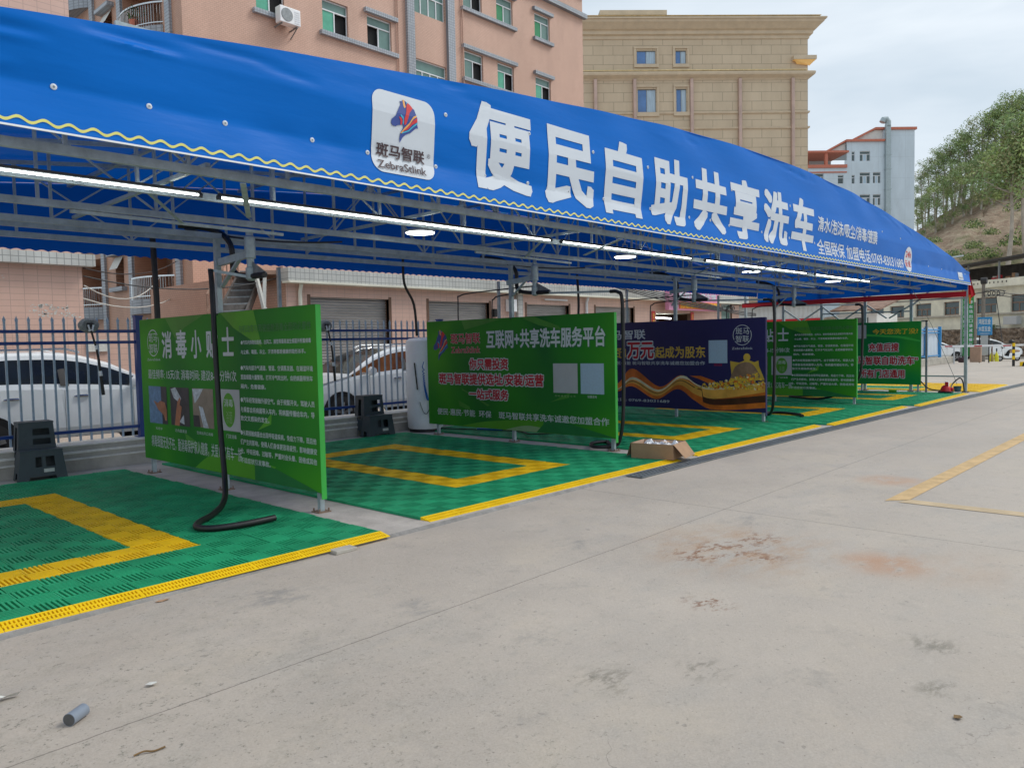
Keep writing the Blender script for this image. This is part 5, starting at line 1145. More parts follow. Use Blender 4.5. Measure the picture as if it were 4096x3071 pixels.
# side wall with curved balconies over the alley
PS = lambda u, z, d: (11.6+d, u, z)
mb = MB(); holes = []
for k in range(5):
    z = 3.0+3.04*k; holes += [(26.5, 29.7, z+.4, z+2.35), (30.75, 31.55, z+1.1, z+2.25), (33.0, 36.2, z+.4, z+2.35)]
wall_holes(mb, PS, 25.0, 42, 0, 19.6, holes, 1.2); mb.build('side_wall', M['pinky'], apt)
for k in range(5):
    z = 3.0+3.04*k
    for a, b in ((26.4, 29.8), (32.9, 36.3)):
        MB().poly([(12.79, a, z), (12.79, b, z), (12.79, b, z+2.4), (12.79, a, z+2.4)]).build('balcony_back', M['tin'], apt)
        n = 12; arc = [(11.58-.62*math.sin(math.pi*q/n)**.8, a+(b-a)*q/n) for q in range(n+1)]; m_ = MB()
        for (xa, ya), (xb, yb_) in zip(arc[:-1], arc[1:]):
            m_.mesh([(xa, ya, z-.08), (xb, yb_, z-.08), (xb, yb_, z+.42), (xa, ya, z+.42), (xa+.09, ya, z-.08), (xb+.09, yb_, z-.08), (xb+.09, yb_, z+.42), (xa+.09, ya, z+.42)], [(0, 1, 2, 3), (7, 6, 5, 4), (3, 2, 6, 7), (0, 4, 5, 1)])
        m_.poly([(x, y, z-.06) for x, y in arc]); m_.build('balcony_parapet', M['greytile'], apt)
        m_ = MB()
        for (xa, ya), (xb, yb_) in zip(arc[:-1], arc[1:]):
            m_.bar((xa+.045, ya, z+1.18), (xb+.045, yb_, z+1.18), .05, .05); m_.bar((xa+.045, ya, z+.52), (xb+.045, yb_, z+.52), .03, .03)
            for s in (0, .33, .66): m_.bar((xa+.045+(xb-xa)*s, ya+(yb_-ya)*s, z+.42), (xa+.045+(xb-xa)*s, ya+(yb_-ya)*s, z+1.17), .022, .022)
        m_.build('balcony_railing', M['chrome'], apt)
    MB().poly([(12.4, 30.7, z+1), (12.4, 31.6, z+1), (12.4, 31.6, z+2.3), (12.4, 30.7, z+2.3)]).build('side_window', M['film_gr'], apt)
    m_ = MB(); pbox(m_, PS, 30.5, 31.8, z+.92, z+1.08, -.2, 0); pbox(m_, PS, 30.5, 31.8, z+2.27, z+2.42, -.25, 0); m_.build('side_sill', M['greytile'], apt)
    m_ = MB(); m_.mesh([(11.35, 30.75, z+1.75), (11.35, 31.55, z+1.75), (11.6, 31.55, z+2.24), (11.6, 30.75, z+2.24)], [(0, 1, 2, 3)]); m_.build('awning_sash', M['paper'], apt)
for y in (25.9, 29.9, 32.6): m_ = MB(); pbox(m_, PS, y-.17, y+.17, 0, 19.6, -.10, -.002); m_.build('side_pilaster', M['greytile'], apt)
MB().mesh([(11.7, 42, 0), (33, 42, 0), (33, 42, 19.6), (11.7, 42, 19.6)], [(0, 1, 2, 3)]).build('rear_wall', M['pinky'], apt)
t = thing('air_conditioner', 'white air conditioner box under a window of the pink block', 'air conditioner', (15.2, 24.7, 13.3))
MB().box((14.85, 24.45, 13.02), (15.66, 24.78, 13.58)).build('casing', M['white'], t, bevel=.02)
MB().tube([(15.12, 24.445, 13.3), (15.12, 24.435, 13.3)], [.23, .22], 24).build('fan_grille', M['steel_dark'], t)
m_ = MB()
for k in range(6): m_.box((15.42, 24.44, 13.08+k*.075), (15.62, 24.447, 13.12+k*.075))
m_.build('side_vents', M['alu'], t); MB().bar((14.95, 24.5, 13.0), (14.95, 25.0, 12.98), .04).bar((15.55, 24.5, 13.0), (15.55, 25.0, 12.98), .04).bar((15.55, 24.5, 12.98), (15.55, 24.98, 12.7), .03).build('bracket', M['steel_dark'], t)
t = thing('potted_plant', 'small green plant in a red pot on the upper curved balcony', 'plant', (11.15, 27.6, 12.55))
MB().lathe([(.13, 0), (.18, .3), (.19, .32)], (11.15, 27.6, 12.55), 14).build('pot', M['salmon'], t, True)
m_ = MB(); rr = random.Random(3)
for k in range(60): a, b, c = rr.uniform(0, 6.28), rr.uniform(0, .3), rr.uniform(.3, .75); p = Vector((11.15+b*math.cos(a), 27.6+b*math.sin(a), 12.55+c)); q = Vector((rr.uniform(-.1, .1), rr.uniform(-.1, .1), rr.uniform(0, .12))); r_ = Vector((rr.uniform(-.06, .06), rr.uniform(-.06, .06), .02)); m_.poly([p, p+r_, p+q+r_, p+q])
m_.build('leaves', M['shrub'], t)

# left pink building with a plain wall
PL = lambda u, z, d: (u, 17.0+d, z)
lb = thing('pink_building', 'plain pink tiled building with pale tile ledge behind the left white car', 'building', (0, 20, 0))
mb = MB(); mb.poly([PL(-16, 0, 0), PL(5.6, 0, 0), PL(5.6, 12, 0), PL(-16, 12, 0)]); mb.build('front_wall', M['pinklow'], lb)
MB().mesh([(5.6, 17, 0), (5.6, 24, 0), (5.6, 24, 12), (5.6, 17, 12), (-16, 24, 12), (-16, 17, 12)], [(0, 1, 2, 3), (3, 2, 4, 5)]).build('side_wall', M['pinky'], lb)
m_ = MB(); pbox(m_, PL, -16, 5.77, 3.33, 3.56, -.28, -.002); m_.build('tile_ledge', M['whitetile'], lb)
m_ = MB(); rr = random.Random(12)
for x0, x1, z0, z1, n in ((2.9, 4.25, 2.95, 3.12, 46), (2.9, 4.0, 2.72, 2.80, 22), (4.62, 5.32, 2.32, 2.56, 80), (5.2, 5.5, 2.3, 2.38, 14)):
    for k in range(n):
        u, z = rr.uniform(x0, x1), rr.uniform(z0, z1); a, b = rr.uniform(.01, .05), rr.uniform(.008, .03); m_.poly([PL(u, z, -.003), PL(u+a, z+rr.uniform(-.02, .02), -.003), PL(u+a, z+b, -.003), PL(u, z+b, -.003)])
m_.build('paper_remnants', M['paper'], lb)
o = MB().box((5.62, 16.96, 1.62), (6.05, 16.99, 1.86)).build('white_notice', M['paper']); tag(o, 'small white notice sheet seen through the fence by the brush', 'notice')
o = MB().box((5.62, 17.02, 0), (6.9, 17.3, 2.0)).build('low_wall', M['pinklow']); tag(o, 'low pink wall piece closing the alley by the left white car', 'wall')

# shop row with roller shutters
sh = thing('shop_row', 'single storey pink shop row with roller shutters behind the fence', 'building', (22, 20, 0))
doors = [(10.88, 13.36), (14.82, 17.31), (19.09, 21.3), (22.88, 25.33), (26.95, 29.72)]
holes = [(a, b, 0, 2.89 if b < 26 else 2.72) for a, b in doors]+[(32.46, 33.5, 1.3, 3.22)]
mb = MB(); wall_holes(mb, PL, 10.2, 34.2, 0, 3.25, holes, .18, 0, 1); mb.build('front_wall', [M['pinklow'], M['doorframe']], sh)
for a, b in doors[:4]:
    m_ = MB(); z = 0.
    while z < 2.89: m_.poly([PL(a, z, .16), PL(b, z, .16), PL(b, z+.055, .125), PL(a, z+.055, .125)]); m_.poly([PL(a, z+.055, .125), PL(b, z+.055, .125), PL(b, z+.075, .16), PL(a, z+.075, .16)]); z += .075
    m_.build('roller_shutter', M['shutter'], sh)
    m_ = MB(); pbox(m_, PL, a-.09, a, 0, 2.95, -.01, .1); pbox(m_, PL, b, b+.09, 0, 2.95, -.01, .1); m_.build('door_jambs', M['doorframe'], sh)
MB().poly([(26.95, 18.6, 0), (29.72, 18.6, 0), (29.72, 18.6, 2.75), (26.95, 18.6, 2.75)]).build('shop_interior', M['steel_dark'], sh); MB().poly([(26.95, 17.1, 2.71), (29.72, 17.1, 2.71), (29.72, 18.6, 2.71), (26.95, 18.6, 2.71)]).build('shop_ceiling', M['cream'], sh)
MB().tube([(27.3, 17.5, 2.56), (28.9, 17.5, 2.52)], .03, 8).build('shop_tube_light', M['lampw'], sh)
m_ = MB(); pbox(m_, PL, 10.1, 34.6, 3.25, 3.56, -.30, .05); m_.build('tile_fascia', M['whitetile'], sh)
m_ = MB(); pbox(m_, PL, 10.1, 34.6, 3.2, 3.247, -.34, 0); m_.build('fascia_lip', M['cream'], sh)
m_ = MB(); pbox(m_, PL, 10.2, 34.2, 3.57, 4.3, .1, .3); m_.build('roof_parapet', M['pinklow'], sh)
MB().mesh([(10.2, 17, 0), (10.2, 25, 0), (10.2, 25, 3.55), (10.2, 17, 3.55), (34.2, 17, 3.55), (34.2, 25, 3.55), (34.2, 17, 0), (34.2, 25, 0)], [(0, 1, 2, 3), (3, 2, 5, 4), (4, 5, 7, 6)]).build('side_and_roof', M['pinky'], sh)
m_ = MB(); pbox(m_, PL, 18.55, 18.78, 0, 3.2, -.12, 0); m_.build('white_tile_pillar', M['whitetile'], sh)
for x, mt in ((22.25, 'alu'), (10.55, 'cream')): MB().tube([(x, 16.93, 0), (x, 16.93, 3.0), (x, 16.85, 3.2)], .05, 10).build('downpipe', M[mt], sh, True)
window(PL, (32.46, 33.5, 1.3, 3.22), sh, ('film_gr', 'film_gr', 'film_gr', 'film_gr'), 'film_gr', tf=.4)
o = MB().box((18.05, 16.82, 2.62), (18.42, 16.98, 3.02)).build('meter_box', M['white'], bevel=.01); tag(o, 'white meter box on the pink shop wall beside the white tile pillar', 'meter box')
o = MB().tube([(19.9, 16.9, 3.06), (21.1, 16.9, 3.06)], .03, 8).build('wall_tube_lamp', M['alu']); tag(o, 'unlit white tube lamp over the third roller shutter', 'lamp')
o = MB().box((16.9, 16.9, 2.45), (17.08, 16.98, 2.7)).build('wall_socket', M['dark']); o.location.x = .55; tag(o, 'small dark meter on the pink wall between two roller shutters', 'meter')
t = thing('shop_sign', 'pink and orange shop sign at the far end of the pink shop row', 'sign', (29.2, 16.5, 3.2))
MB().box((27.14, 16.5, 2.82), (31.3, 16.68, 3.62)).build('sign_board', M['pinksign'], t)
MB().box((27.92, 16.47, 2.88), (31.22, 16.497, 3.17)).build('orange_strip', M['orange'], t)
fs = lambda u, v, d: (u, 16.49-d, v)
lettering('white_lettering', '美容美发养生馆', (27.9, 31.0, 3.26, 3.56), fs, M['white_vinyl'], t, .03, .003)
lettering('side_lettering', '招牌', (27.35, 27.82, 2.9, 3.15), fs, M['white_vinyl'], t, .0, .003)
lettering('amber_lettering', '形象设计 烫染造型', (28.0, 31.1, 2.91, 3.14), lambda u, v, d: (u, 16.468-d, v), M['amber'], t, .03, .002)
for x, lb_ in ((26.72, 'red paper couplet strip on the left of the far shop door'), (29.8, 'red paper couplet strip on the right of the far shop door')):
    t = thing('door_couplet', lb_, 'paper banner', (x, 16.97, 1.8), 'red couplets of the far shop door'); MB().box((x-.11, 16.96, .9), (x+.11, 16.985, 2.78)).build('red_strip', M['zr'], t)
    lettering('couplet_lettering', '', None, lambda u, v, d: (u, 16.958-d, v), M['amber'], t, .015, .001, per=[(c, (x-.07, x+.07, 2.5-.26*k, 2.7-.26*k)) for k, c in enumerate('生意兴隆通四海')])
# iron stair in the alley
t = thing('iron_stair', 'dark iron outside stair climbing to the pink shop roof', 'stair', (9.6, 18.6, 2))
A, B = Vector((8.06, 16.65, 2.01)), Vector((9.64, 18.2, 3.44)); lat = Vector((.72, -.03, .04))
MB().bar(A, B, .05, .22).build('stringer', M['stair'], t); MB().bar(A+lat, B+lat*.8, .05, .22).build('stringer', M['stair'], t)
m_ = MB()
for k in range(9):
    p = A.lerp(B, k/8); la = lat*(1-.2*k/8); m_.poly([p+Vector((0, 0, -.08)), p+la+Vector((0, 0, -.08)), p+la+Vector((0, 0, .10)), p+Vector((0, 0, .10))], 0)
    m_.mesh([p+Vector((0, 0, .10)), p+la+Vector((0, 0, .10)), p+la+Vector((.2, .22, .10)), p+Vector((.2, .22, .10)), p+Vector((0, 0, .13)), p+la+Vector((0, 0, .13)), p+la+Vector((.2, .22, .13)), p+Vector((.2, .22, .13))], [(0, 1, 2, 3), (4, 5, 6, 7), (0, 1, 5, 4)], 1)
m_.build('treads', [M['stair'], M['steel_dark']], t)
m_ = MB()
for k in range(9): p = A.lerp(B, k/8)+Vector((-.04, 0, 0)); m_.bar(p, p+Vector((0, 0, .82)), .025)
m_.bar(A+Vector((-.04, 0, .82)), B+Vector((-.04, 0, .82)), .04); m_.bar(A+Vector((-.04, 0, .45)), B+Vector((-.04, 0, .45)), .025); m_.build('handrail', M['pinksign'] if False else M['tin'], t)
MB().mesh([(9.5, 17.12, 3.40), (10.19, 17.12, 3.42), (10.19, 19.0, 3.42), (9.5, 19.0, 3.40), (9.5, 17.12, 3.50), (10.19, 17.12, 3.52), (10.19, 19.0, 3.52), (9.5, 19.0, 3.50)], [(3, 2, 1, 0), (4, 5, 6, 7), (0, 1, 5, 4), (3, 0, 4, 7)]).build('landing', M['tin'], t)
MB().bar((9.62, 17.0, 0), (9.60, 17.0, 2.6), .09).bar((9.60, 17.0, 2.55), (9.52, 17.2, 3.4), .075).bar((9.60, 17.0, 2.55), (9.76, 17.2, 3.4), .075).build('forked_post', M['paper'], t)
# slack cables
CB = [((5.6, 16.9, 3.3), (11.5, 26, 4.6), .25), ((5.6, 16.9, 2.95), (11.4, 27, 4.2), .5), ((5.62, 17, 3.15), (10.3, 17.2, 3.4), .3), ((5.6, 17, 2.7), (11.5, 25.5, 3.6), .35)]
for k, (a, b, s) in enumerate(CB):
    o = MB().tube(hang(a, b, s), .014, 5).build('slack_cable', M['paper' if k % 2 else 'wire'], None, True); tag(o, 'slack cable strung across the alley between the two pink buildings', 'cable', 'cables across the alley')
m_ = MB()
for k in range(5): m_.tube(hang((22.5+.02*k, 16.3, 3.75-.03*k), (31.5, 16.45, 2.97-.035*k), .04*k-.05), .022, 5)
for k in range(3): m_.tube(hang((31.5, 16.45, 2.93-.03*k), (36, 17.0, 2.80-.05*k), .03*k), .025, 5)
rr = random.Random(5)
for k in range(14): c = Vector((31.7+rr.uniform(-.4, .9), 16.45, 2.93+rr.uniform(-.1, .08))); r_ = rr.uniform(.06, .16); m_.tube([c+Vector((r_*math.cos(q*.7), 0, r_*.7*math.sin(q*.7))) for q in range(9)], .014, 4)
o = m_.build('cable_bundle', M['wire'], None, True); tag(o, 'thick black bundle of cables sagging past the pink shop sign', 'cable')

# beige hotel
HA = R(-44.6); HD = Vector((math.cos(HA), math.sin(HA), 0)); HN = Vector((math.sin(HA), -math.cos(HA), 0))   # HN towards the camera
def plane(p0, D, Nn): return lambda u, z, d: (p0[0]+D.x*u-Nn.x*d, p0[1]+D.y*u-Nn.y*d, z)
PH = plane((66.905, 26.802), HD, HN)
ho = thing('hotel_building', 'beige stone faced hotel with moulded cornice, copper pipes and blue windows', 'building', (60, 34, 0))
hw = [(-14.75, -13.14, 25.01, 26.10), (-11.43, -10.53, 25.01, 26.10), (-14.71, -13.15, 20.93, 22.90), (-11.40, -10.53, 20.95, 22.90), (-14.71, -13.15, 16.9, 18.8), (-11.40, -10.53, 16.9, 18.8)]
mb = MB(); wall_holes(mb, PH, -34, 0, 0, 27.4, hw, .22)
pbox(mb, PH, -.02, 0, 0, 27.4, 0, 14); mb.build('front_wall', M['beige'], ho)
for h in hw:
    window(PH, h, ho, ('glass_blue', 'curtain') if h[1]-h[0] > 1.2 else ('glass_blue', 'curtain'), None, .14, .05, 'steel_dark')
    m_ = MB(); pbox(m_, PH, h[0]-.25, h[1]+.25, h[2]-.32, h[2]-.05, -.14, -.002); pbox(m_, PH, h[0]-.25, h[0]-.08, h[2]-.05, h[3]+.15, -.10, -.002); pbox(m_, PH, h[1]+.08, h[1]+.25, h[2]-.05, h[3]+.15, -.10, -.002); pbox(m_, PH, h[0]-.25, h[1]+.25, h[3]+.152, h[3]+.3, -.12, -.002); m_.build('window_surround', M['beige_plain'], ho)
def moulding(name, prof, mat, u0=-34, u1=0, ret=3.):
    m_ = MB()   # profile (d outwards, z), with a return round the corner
    n = len(prof)
    for (da, za), (db, zb) in zip(prof[:-1], prof[1:]):
        m_.poly([PH(u0, za, -da), PH(u1+da, za, -da), PH(u1+db, zb, -db), PH(u0, zb, -db)]); m_.poly([PH(u1+da, za, -da), PH(u1+da, za, ret), PH(u1+db, zb, ret), PH(u1+db, zb, -db)])
    m_.build(name, M[mat], ho, True)
moulding('cornice', [(.02, 27.0), (.10, 27.05), (.12, 27.3), (.32, 27.36), (.36, 27.62), (.55, 27.70), (.80, 27.95), (1.0, 28.12), (1.06, 28.3), (1.18, 28.32), (1.18, 28.44), (.9, 28.56), (.0, 28.58)], 'beige_plain')
moulding('cornice_led_strip', [(.95, 28.565), (1.05, 28.62), (.6, 28.68), (.2, 28.70)], 'gold', -34, -.3)
moulding('belt_course', [(.02, 23.6), (.14, 23.75), (.30, 23.85), (.46, 23.95), (.5, 24.1), (.48, 24.2), (.3, 24.28), (.0, 24.32)], 'beige_plain')
moulding('belt_led_strip', [(.28, 24.30), (.36, 24.33), (.30, 24.42), (.08, 24.44)], 'gold', -34, -.5)
moulding('string_course', [(.0, 20.75), (.12, 20.82), (.14, 20.95), (.0, 21.0)], 'beige_plain'); moulding('string_course', [(.0, 19.45), (.12, 19.52), (.14, 19.66), (.0, 19.7)], 'beige_plain')
for u in (-1.37, -5.95, -10.12, -15.0, -18.35, -22.5): m_ = MB(); pbox(m_, PH, u-.15, u+.15, 0, 23.72, -.30, -.01); m_.build('copper_pipe', M['copper'], ho, bevel=.08)
m_ = MB(); m_.mesh([PH(-1.38, 25.14, -.05), PH(.2, 25.14, -.05), PH(.05, 24.72, -.05), PH(-1.0, 24.9, -.05), PH(-1.38, 25.14, -.5), PH(.5, 25.14, -.5), PH(.1, 24.75, -.15)], [(4, 5, 6, 3), (0, 1, 5, 4), (1, 2, 6, 5)]); m_.build('lit_corner_soffit', M['lamp_gold'], ho)
m_ = MB(); pbox(m_, PH, -1.42, .55, 25.15, 25.48, -.55, .02); m_.build('corner_box', M['beige_plain'], ho)
m_ = MB(); pbox(m_, PH, -17.3, -12.7, 28.3, 29.28, 1.0, 8); pbox(m_, PH, -17.75, -12.0, 29.282, 29.68, .5, 8.5); m_.build('penthouse', M['beige_plain'], ho)
m_ = MB(); pbox(m_, PH, -34, -.05, 28.2, 28.4, .02, 14); m_.build('flat_roof', M['darkroof'], ho)
# pale blue block further away
PB = plane((121.854, 35.474), HD, HN)
bb = thing('pale_blue_building', 'pale blue building with salmon roof trim and a tall metal duct', 'building', (120, 38, 0))
hw = [(-5.85, -4.32, 26.86, 28.31), (-5.85, -4.31, 23.65, 25.26), (-3.90, -2.75, 23.67, 25.28), (-5.84, -4.30, 20.5, 22.1), (-3.90, -2.75, 20.5, 22.1), (-7.04, -6.6, 26.88, 28.25), (-7.04, -6.6, 23.63, 24.9), (-9.09, -8.25, 23.65, 24.92), (-12.6, -11.2, 23.5, 25.19), (-5.84, -4.3, 17.3, 18.9)]
mb = MB(); wall_holes(mb, PB, -7.79, -2.3, 0, 29.7, [h for h in hw if h[0] > -7.8], .2); wall_holes(mb, PB, -22, -7.79, 0, 26, [h for h in hw if h[0] < -7.8], .2)
pbox(mb, PB, -2.3, 2.28, 0, 31.3, .0, 12); pbox(mb, PB, -7.79, -2.3, 29.3, 29.69, .02, 10); mb.build('walls', M['paleblue'], bb)
for h in hw: window(PB, h, bb, ('glass', 'curtain', 'glass') if h[1]-h[0] > 1 else ('glass',), 'glass', .15, .07, 'alu')
m_ = MB(); pbox(m_, PB, -1.7, 2.5, 31.3, 31.65, -.25, 12); m_.build('tower_trim', M['salmon'], bb)
m_ = MB(); pbox(m_, PB, -7.95, -2.25, 29.65, 29.95, -.3, 10); m_.build('wing_trim', M['salmon'], bb)
def slab(pts, d0, d1, mat, nm):
    vs = [PB(u, z, d) for d in (d0, d1) for u, z in pts]; n = len(pts); MB().mesh(vs, [tuple(range(n)), tuple(range(2*n-1, n-1, -1))]+[(i, (i+1) % n, n+(i+1) % n, n+i) for i in range(n)]).build(nm, M[mat], bb)
slab([(-3.5, 31.4), (-7.0, 29.72), (-7.0, 30.02), (-3.5, 31.72), (-1.7, 31.72), (-1.7, 31.4)], .0, 9, 'salmon', 'sloped_roof'); slab([(-3.4, 31.38), (-6.7, 29.96), (-2.3, 29.96), (-2.3, 31.38)], .4, 9, 'offwhite', 'gable_wall')
slab([(-7.85, 29.7), (-10.9, 28.1), (-10.9, 28.4), (-7.85, 30.0)], .0, 8, 'salmon', 'sloped_roof'); slab([(-7.8, 29.6), (-10.4, 28.35), (-7.8, 28.35)], .4, 8, 'offwhite', 'gable_wall')
m_ = MB(); pbox(m_, PB, -22, -7.6, 28.1, 28.38, -.3, 8); m_.build('terrace_roof', M['salmon'], bb)
m_ = MB(); pbox(m_, PB, -22, -7.79, 25.95, 26.4, -.2, .1); pbox(m_, PB, -22, -7.79, 25.25, 25.42, -.1, .0); m_.build('terrace_parapet', M['salmon'], bb)
m_ = MB(); pbox(m_, PB, -11.0, -10.6, 26.4, 28.1, -.1, .3); pbox(m_, PB, -15.2, -14.8, 26.4, 28.1, -.1, .3); pbox(m_, PB, -12.0, -11.6, 26.4, 28.1, 4, 4.4); m_.build('terrace_columns', M['salmon'], bb)
m_ = MB(); pbox(m_, PB, -22, -7.79, 26, 28.1, 5, 5.2); m_.build('terrace_back_wall', M['offwhite'], bb)
m_ = MB(); pbox(m_, PB, -2.2, -1.5, 12, 31.9, -.5, -.02); m_.tube([PB(-1.85, 31.8, -.3), PB(-1.85, 32.4, -.3), PB(-2.1, 32.75, -.3), PB(-2.5, 32.7, -.3), PB(-2.7, 32.3, -.3)], .42, 12)
for z in (27.6, 25.6, 22.7, 19.8): pbox(m_, PB, -2.28, -1.42, z, z+.1, -.55, -.015)
m_.build('metal_duct', M['steel'], bb)

# ------------------------------------------------------------------ the hill and its eucalyptus trees
def hill_mat():
    m, n, l, b = new_mat('hillside')
    t = n.new('ShaderNodeTexCoord')
    def nz(s, st=None, d=7):
        x = n.new('ShaderNodeTexNoise'); x.inputs['Scale'].default_value = s; x.inputs['Detail'].default_value = d; x.inputs['Roughness'].default_value = .7
        if st: mp = n.new('ShaderNodeMapping'); mp.inputs['Scale'].default_value = st; mp.inputs['Rotation'].default_value = (R(35), 0, R(30)); l.new(t.outputs['Object'], mp.inputs[0]); l.new(mp.outputs[0], x.inputs['Vector'])
        else: l.new(t.outputs['Object'], x.inputs['Vector'])
        return x.outputs[0]
    r = n.new('ShaderNodeValToRGB'); e = r.color_ramp.elements; e[0].position = .28; e[0].color = (.13, .12, .07, 1); e[1].position = .72; e[1].color = (.50, .40, .29, 1)
    k = e.new(.42); k.color = (.28, .19, .13, 1); k = e.new(.56); k.color = (.37, .285, .20, 1)
    l.new(nz(.55, (1, 1, 2.2)), r.inputs[0])
    r2 = n.new('ShaderNodeValToRGB'); r2.color_ramp.elements[0].position = .50; r2.color_ramp.elements[1].position = .66; l.new(nz(.12), r2.inputs[0])
    mx = n.new('ShaderNodeMix'); mx.data_type = 'RGBA'; l.new(r2.outputs[0], mx.inputs[0]); l.new(r.outputs[0], mx.inputs[6]); mx.inputs[7].default_value = (.16, .18, .075, 1)
    l.new(mx.outputs[2], b.inputs['Base Color']); b.inputs['Roughness'].default_value = .95
    bp = n.new('ShaderNodeBump'); bp.inputs['Strength'].default_value = .8; bp.inputs['Distance'].default_value = .5; l.new(nz(1.1), bp.inputs['Height']); l.new(bp.outputs[0], b.inputs['Normal'])
    return m
M['hill'] = hill_mat()
RID = [(140, 72, 9), (152.3, 57.7, 14.6), (157.4, 52.4, 16.8), (161.2, 48.5, 19.1), (164.8, 44.9, 21.7), (168.4, 41.3, 24.8), (172.2, 37.4, 27.9), (174.2, 35.3, 29.3), (177.1, 32.3, 30.6), (179.6, 29.7, 32.2), (184.9, 24.2, 34.9), (191.6, 17.1, 36.7), (198, 4, 36), (200, -15, 33)]
BAS = [(92, 48, -.6), (101.4, 38.4, -.6), (104.7, 34.8, -.6), (107.1, 32.2, -.6), (109.4, 29.7, -.6), (111.7, 27.3, -.6), (114.1, 24.7, -.6), (115.4, 23.3, -.6), (117.2, 21.3, -.6), (118.9, 19.5, -.6), (122.3, 15.8, -.6), (126.7, 11.0, -.6), (131, 2, -.6), (134, -12, -.6)]
mb = MB(); rr = random.Random(6); NR = 22; vs = []
rid = sm3(RID, 3); bas = sm3(BAS, 3); nc = len(rid)
for i in range(nc):
    a, b = np.array(bas[i]), np.array(rid[i]); back = b+(b-a)*.7; back[2] = b[2]*.5
    for j in range(NR+5):
        if j <= NR: s = j/NR; p = a+(b-a)*s; p[2] = a[2]+(b[2]-a[2])*(s**.82)
        else: s = (j-NR)/4; p = b+(back-b)*s
        wob = 0 if j in (0, NR) else .55
        vs.append((p[0]+rr.uniform(-wob, wob), p[1]+rr.uniform(-wob, wob), p[2]+rr.uniform(-wob, wob)*.8))
W_ = NR+5
mb.mesh(vs, [(i*W_+j, (i+1)*W_+j, (i+1)*W_+j+1, i*W_+j+1) for i in range(nc-1) for j in range(W_-1)])
tag(mb.build('hill', M['hill'], None, True), kind='structure')
def tree_mesh(seed, h=12.5, low=False, start=.27):
    rr = random.Random(seed); tr, cr = MB(), MB(); lean = (rr.uniform(-.6, .6), rr.uniform(-.6, .6))
    P_ = lambda s: Vector((lean[0]*s*s+.15*math.sin(s*7+seed), lean[1]*s*s+.15*math.cos(s*6+seed), h*s))
    tr.tube([P_(s/9) for s in range(10)], [.25-.022*s for s in range(10)], 7)
    clumps = []
    for k in range(22 if not low else 15):
        s = (start if not low else .25)+(.98-start)*(k/21 if not low else k/14); a = k*2.4+rr.uniform(-.4, .4); L_ = h*(.06+.13*(1-abs(s-.68)/.4))*rr.uniform(.6, 1.3)
        p = P_(s); q = p+Vector((L_*math.cos(a), L_*math.sin(a), L_*rr.uniform(.35, .8)))
        tr.tube([p, p.lerp(q, .5)+Vector((0, 0, -.1)), q], [.06, .045, .02], 5); clumps.append((q, h*rr.uniform(.055, .095)))
        if rr.random() < .5: clumps.append((p.lerp(q, .55)+Vector((0, 0, .3)), h*rr.uniform(.04, .07)))
    clumps.append((P_(1.0), h*.075)); clumps.append((P_(.95), h*.085))
    for c, r_ in clumps:
        mi = rr.choice((0, 0, 1, 1, 1, 2))
        for k in range(105):
            d = Vector((rr.gauss(0, 1), rr.gauss(0, 1), rr.gauss(0, 1))); d.normalize(); d *= r_*rr.random()**.4; d.z *= .95
            p = c+d; z_ = rr.uniform(.075, .175)
            a = Vector((rr.gauss(0, 1), rr.gauss(0, 1), rr.gauss(-.5, .8))); a.normalize(); b = a.cross(Vector((rr.gauss(0, 1), rr.gauss(0, 1), rr.gauss(0, 1)))); b.normalize()
            cr.poly([p-a*z_, p+b*z_*.42, p+a*z_, p-b*z_*.42], mi if rr.random() < .8 else rr.choice((0, 1, 2)))
    return tr, cr
TP = []
for k in range(6):
    tr, cr = tree_mesh(20+k*3, 12.5, k == 4, .66 if k == 5 else .27); TP.append((tr, cr, None))
T1 = [(164.9, 44.7, 21.2, 6.6), (165.7, 43.9, 22.2, 9.5), (166.6, 43.0, 22.9, 11.2), (167.6, 42.0, 23.6, 11.9), (168.9, 40.6, 24.5, 12.4), (169.8, 39.7, 25.2, 12.7), (170.8, 38.7, 25.7, 13.3), (171.5, 38.0, 26.4, 12.9), (172.4, 37.1, 26.8, 13.6), (173.4, 36.0, 27.5, 15.1), (174.7, 34.7, 28.2, 15.7), (175.5, 33.9, 28.4, 15.1), (176.3, 33.0, 28.9, 15.6), (177.7, 31.6, 29.8, 16.5), (178.9, 30.4, 30.3, 15.6), (179.9, 29.3, 30.7, 16.3), (181.1, 28.1, 31.2, 16.6)]
T2 = [(157.1, 41.3, 20.2, 7.6), (158.3, 40.1, 21.1, 8.5), (159.4, 38.9, 22.2, 8.3), (160.6, 37.8, 22.8, 8.8), (161.9, 36.4, 23.9, 9.2), (163.0, 35.3, 24.3, 9.2), (164.3, 33.9, 25.0, 9.9), (165.6, 32.6, 25.8, 9.7), (166.8, 31.2, 26.1, 10.6), (168.1, 29.9, 26.5, 10.6), (169.4, 28.5, 26.9, 11.1), (170.7, 27.2, 27.3, 11.5)]
T3 = [(131.7, 23.4, 9.5, 17.0), (133.3, 21.9, 9.5, 20.0), (134.3, 20.6, 10, 21.0)]
protos = {}
def put_tree(p, h, k, rz, label, group):
    if k not in protos:
        t = thing('eucalyptus_tree', label, 'tree', p, group, rz); TP[k][0].build('trunk', M['bark'], t, True, local=True); TP[k][1].build('crown', [M['leaf1'], M['leaf2'], M['leaf3']], t, local=True); protos[k] = t
    else: t = dup(protos[k], p, rz, label); t['group'] = group
    t.scale = (h/12.5*1.08,)*2+(h/12.5,)
    return t
rr = random.Random(31)
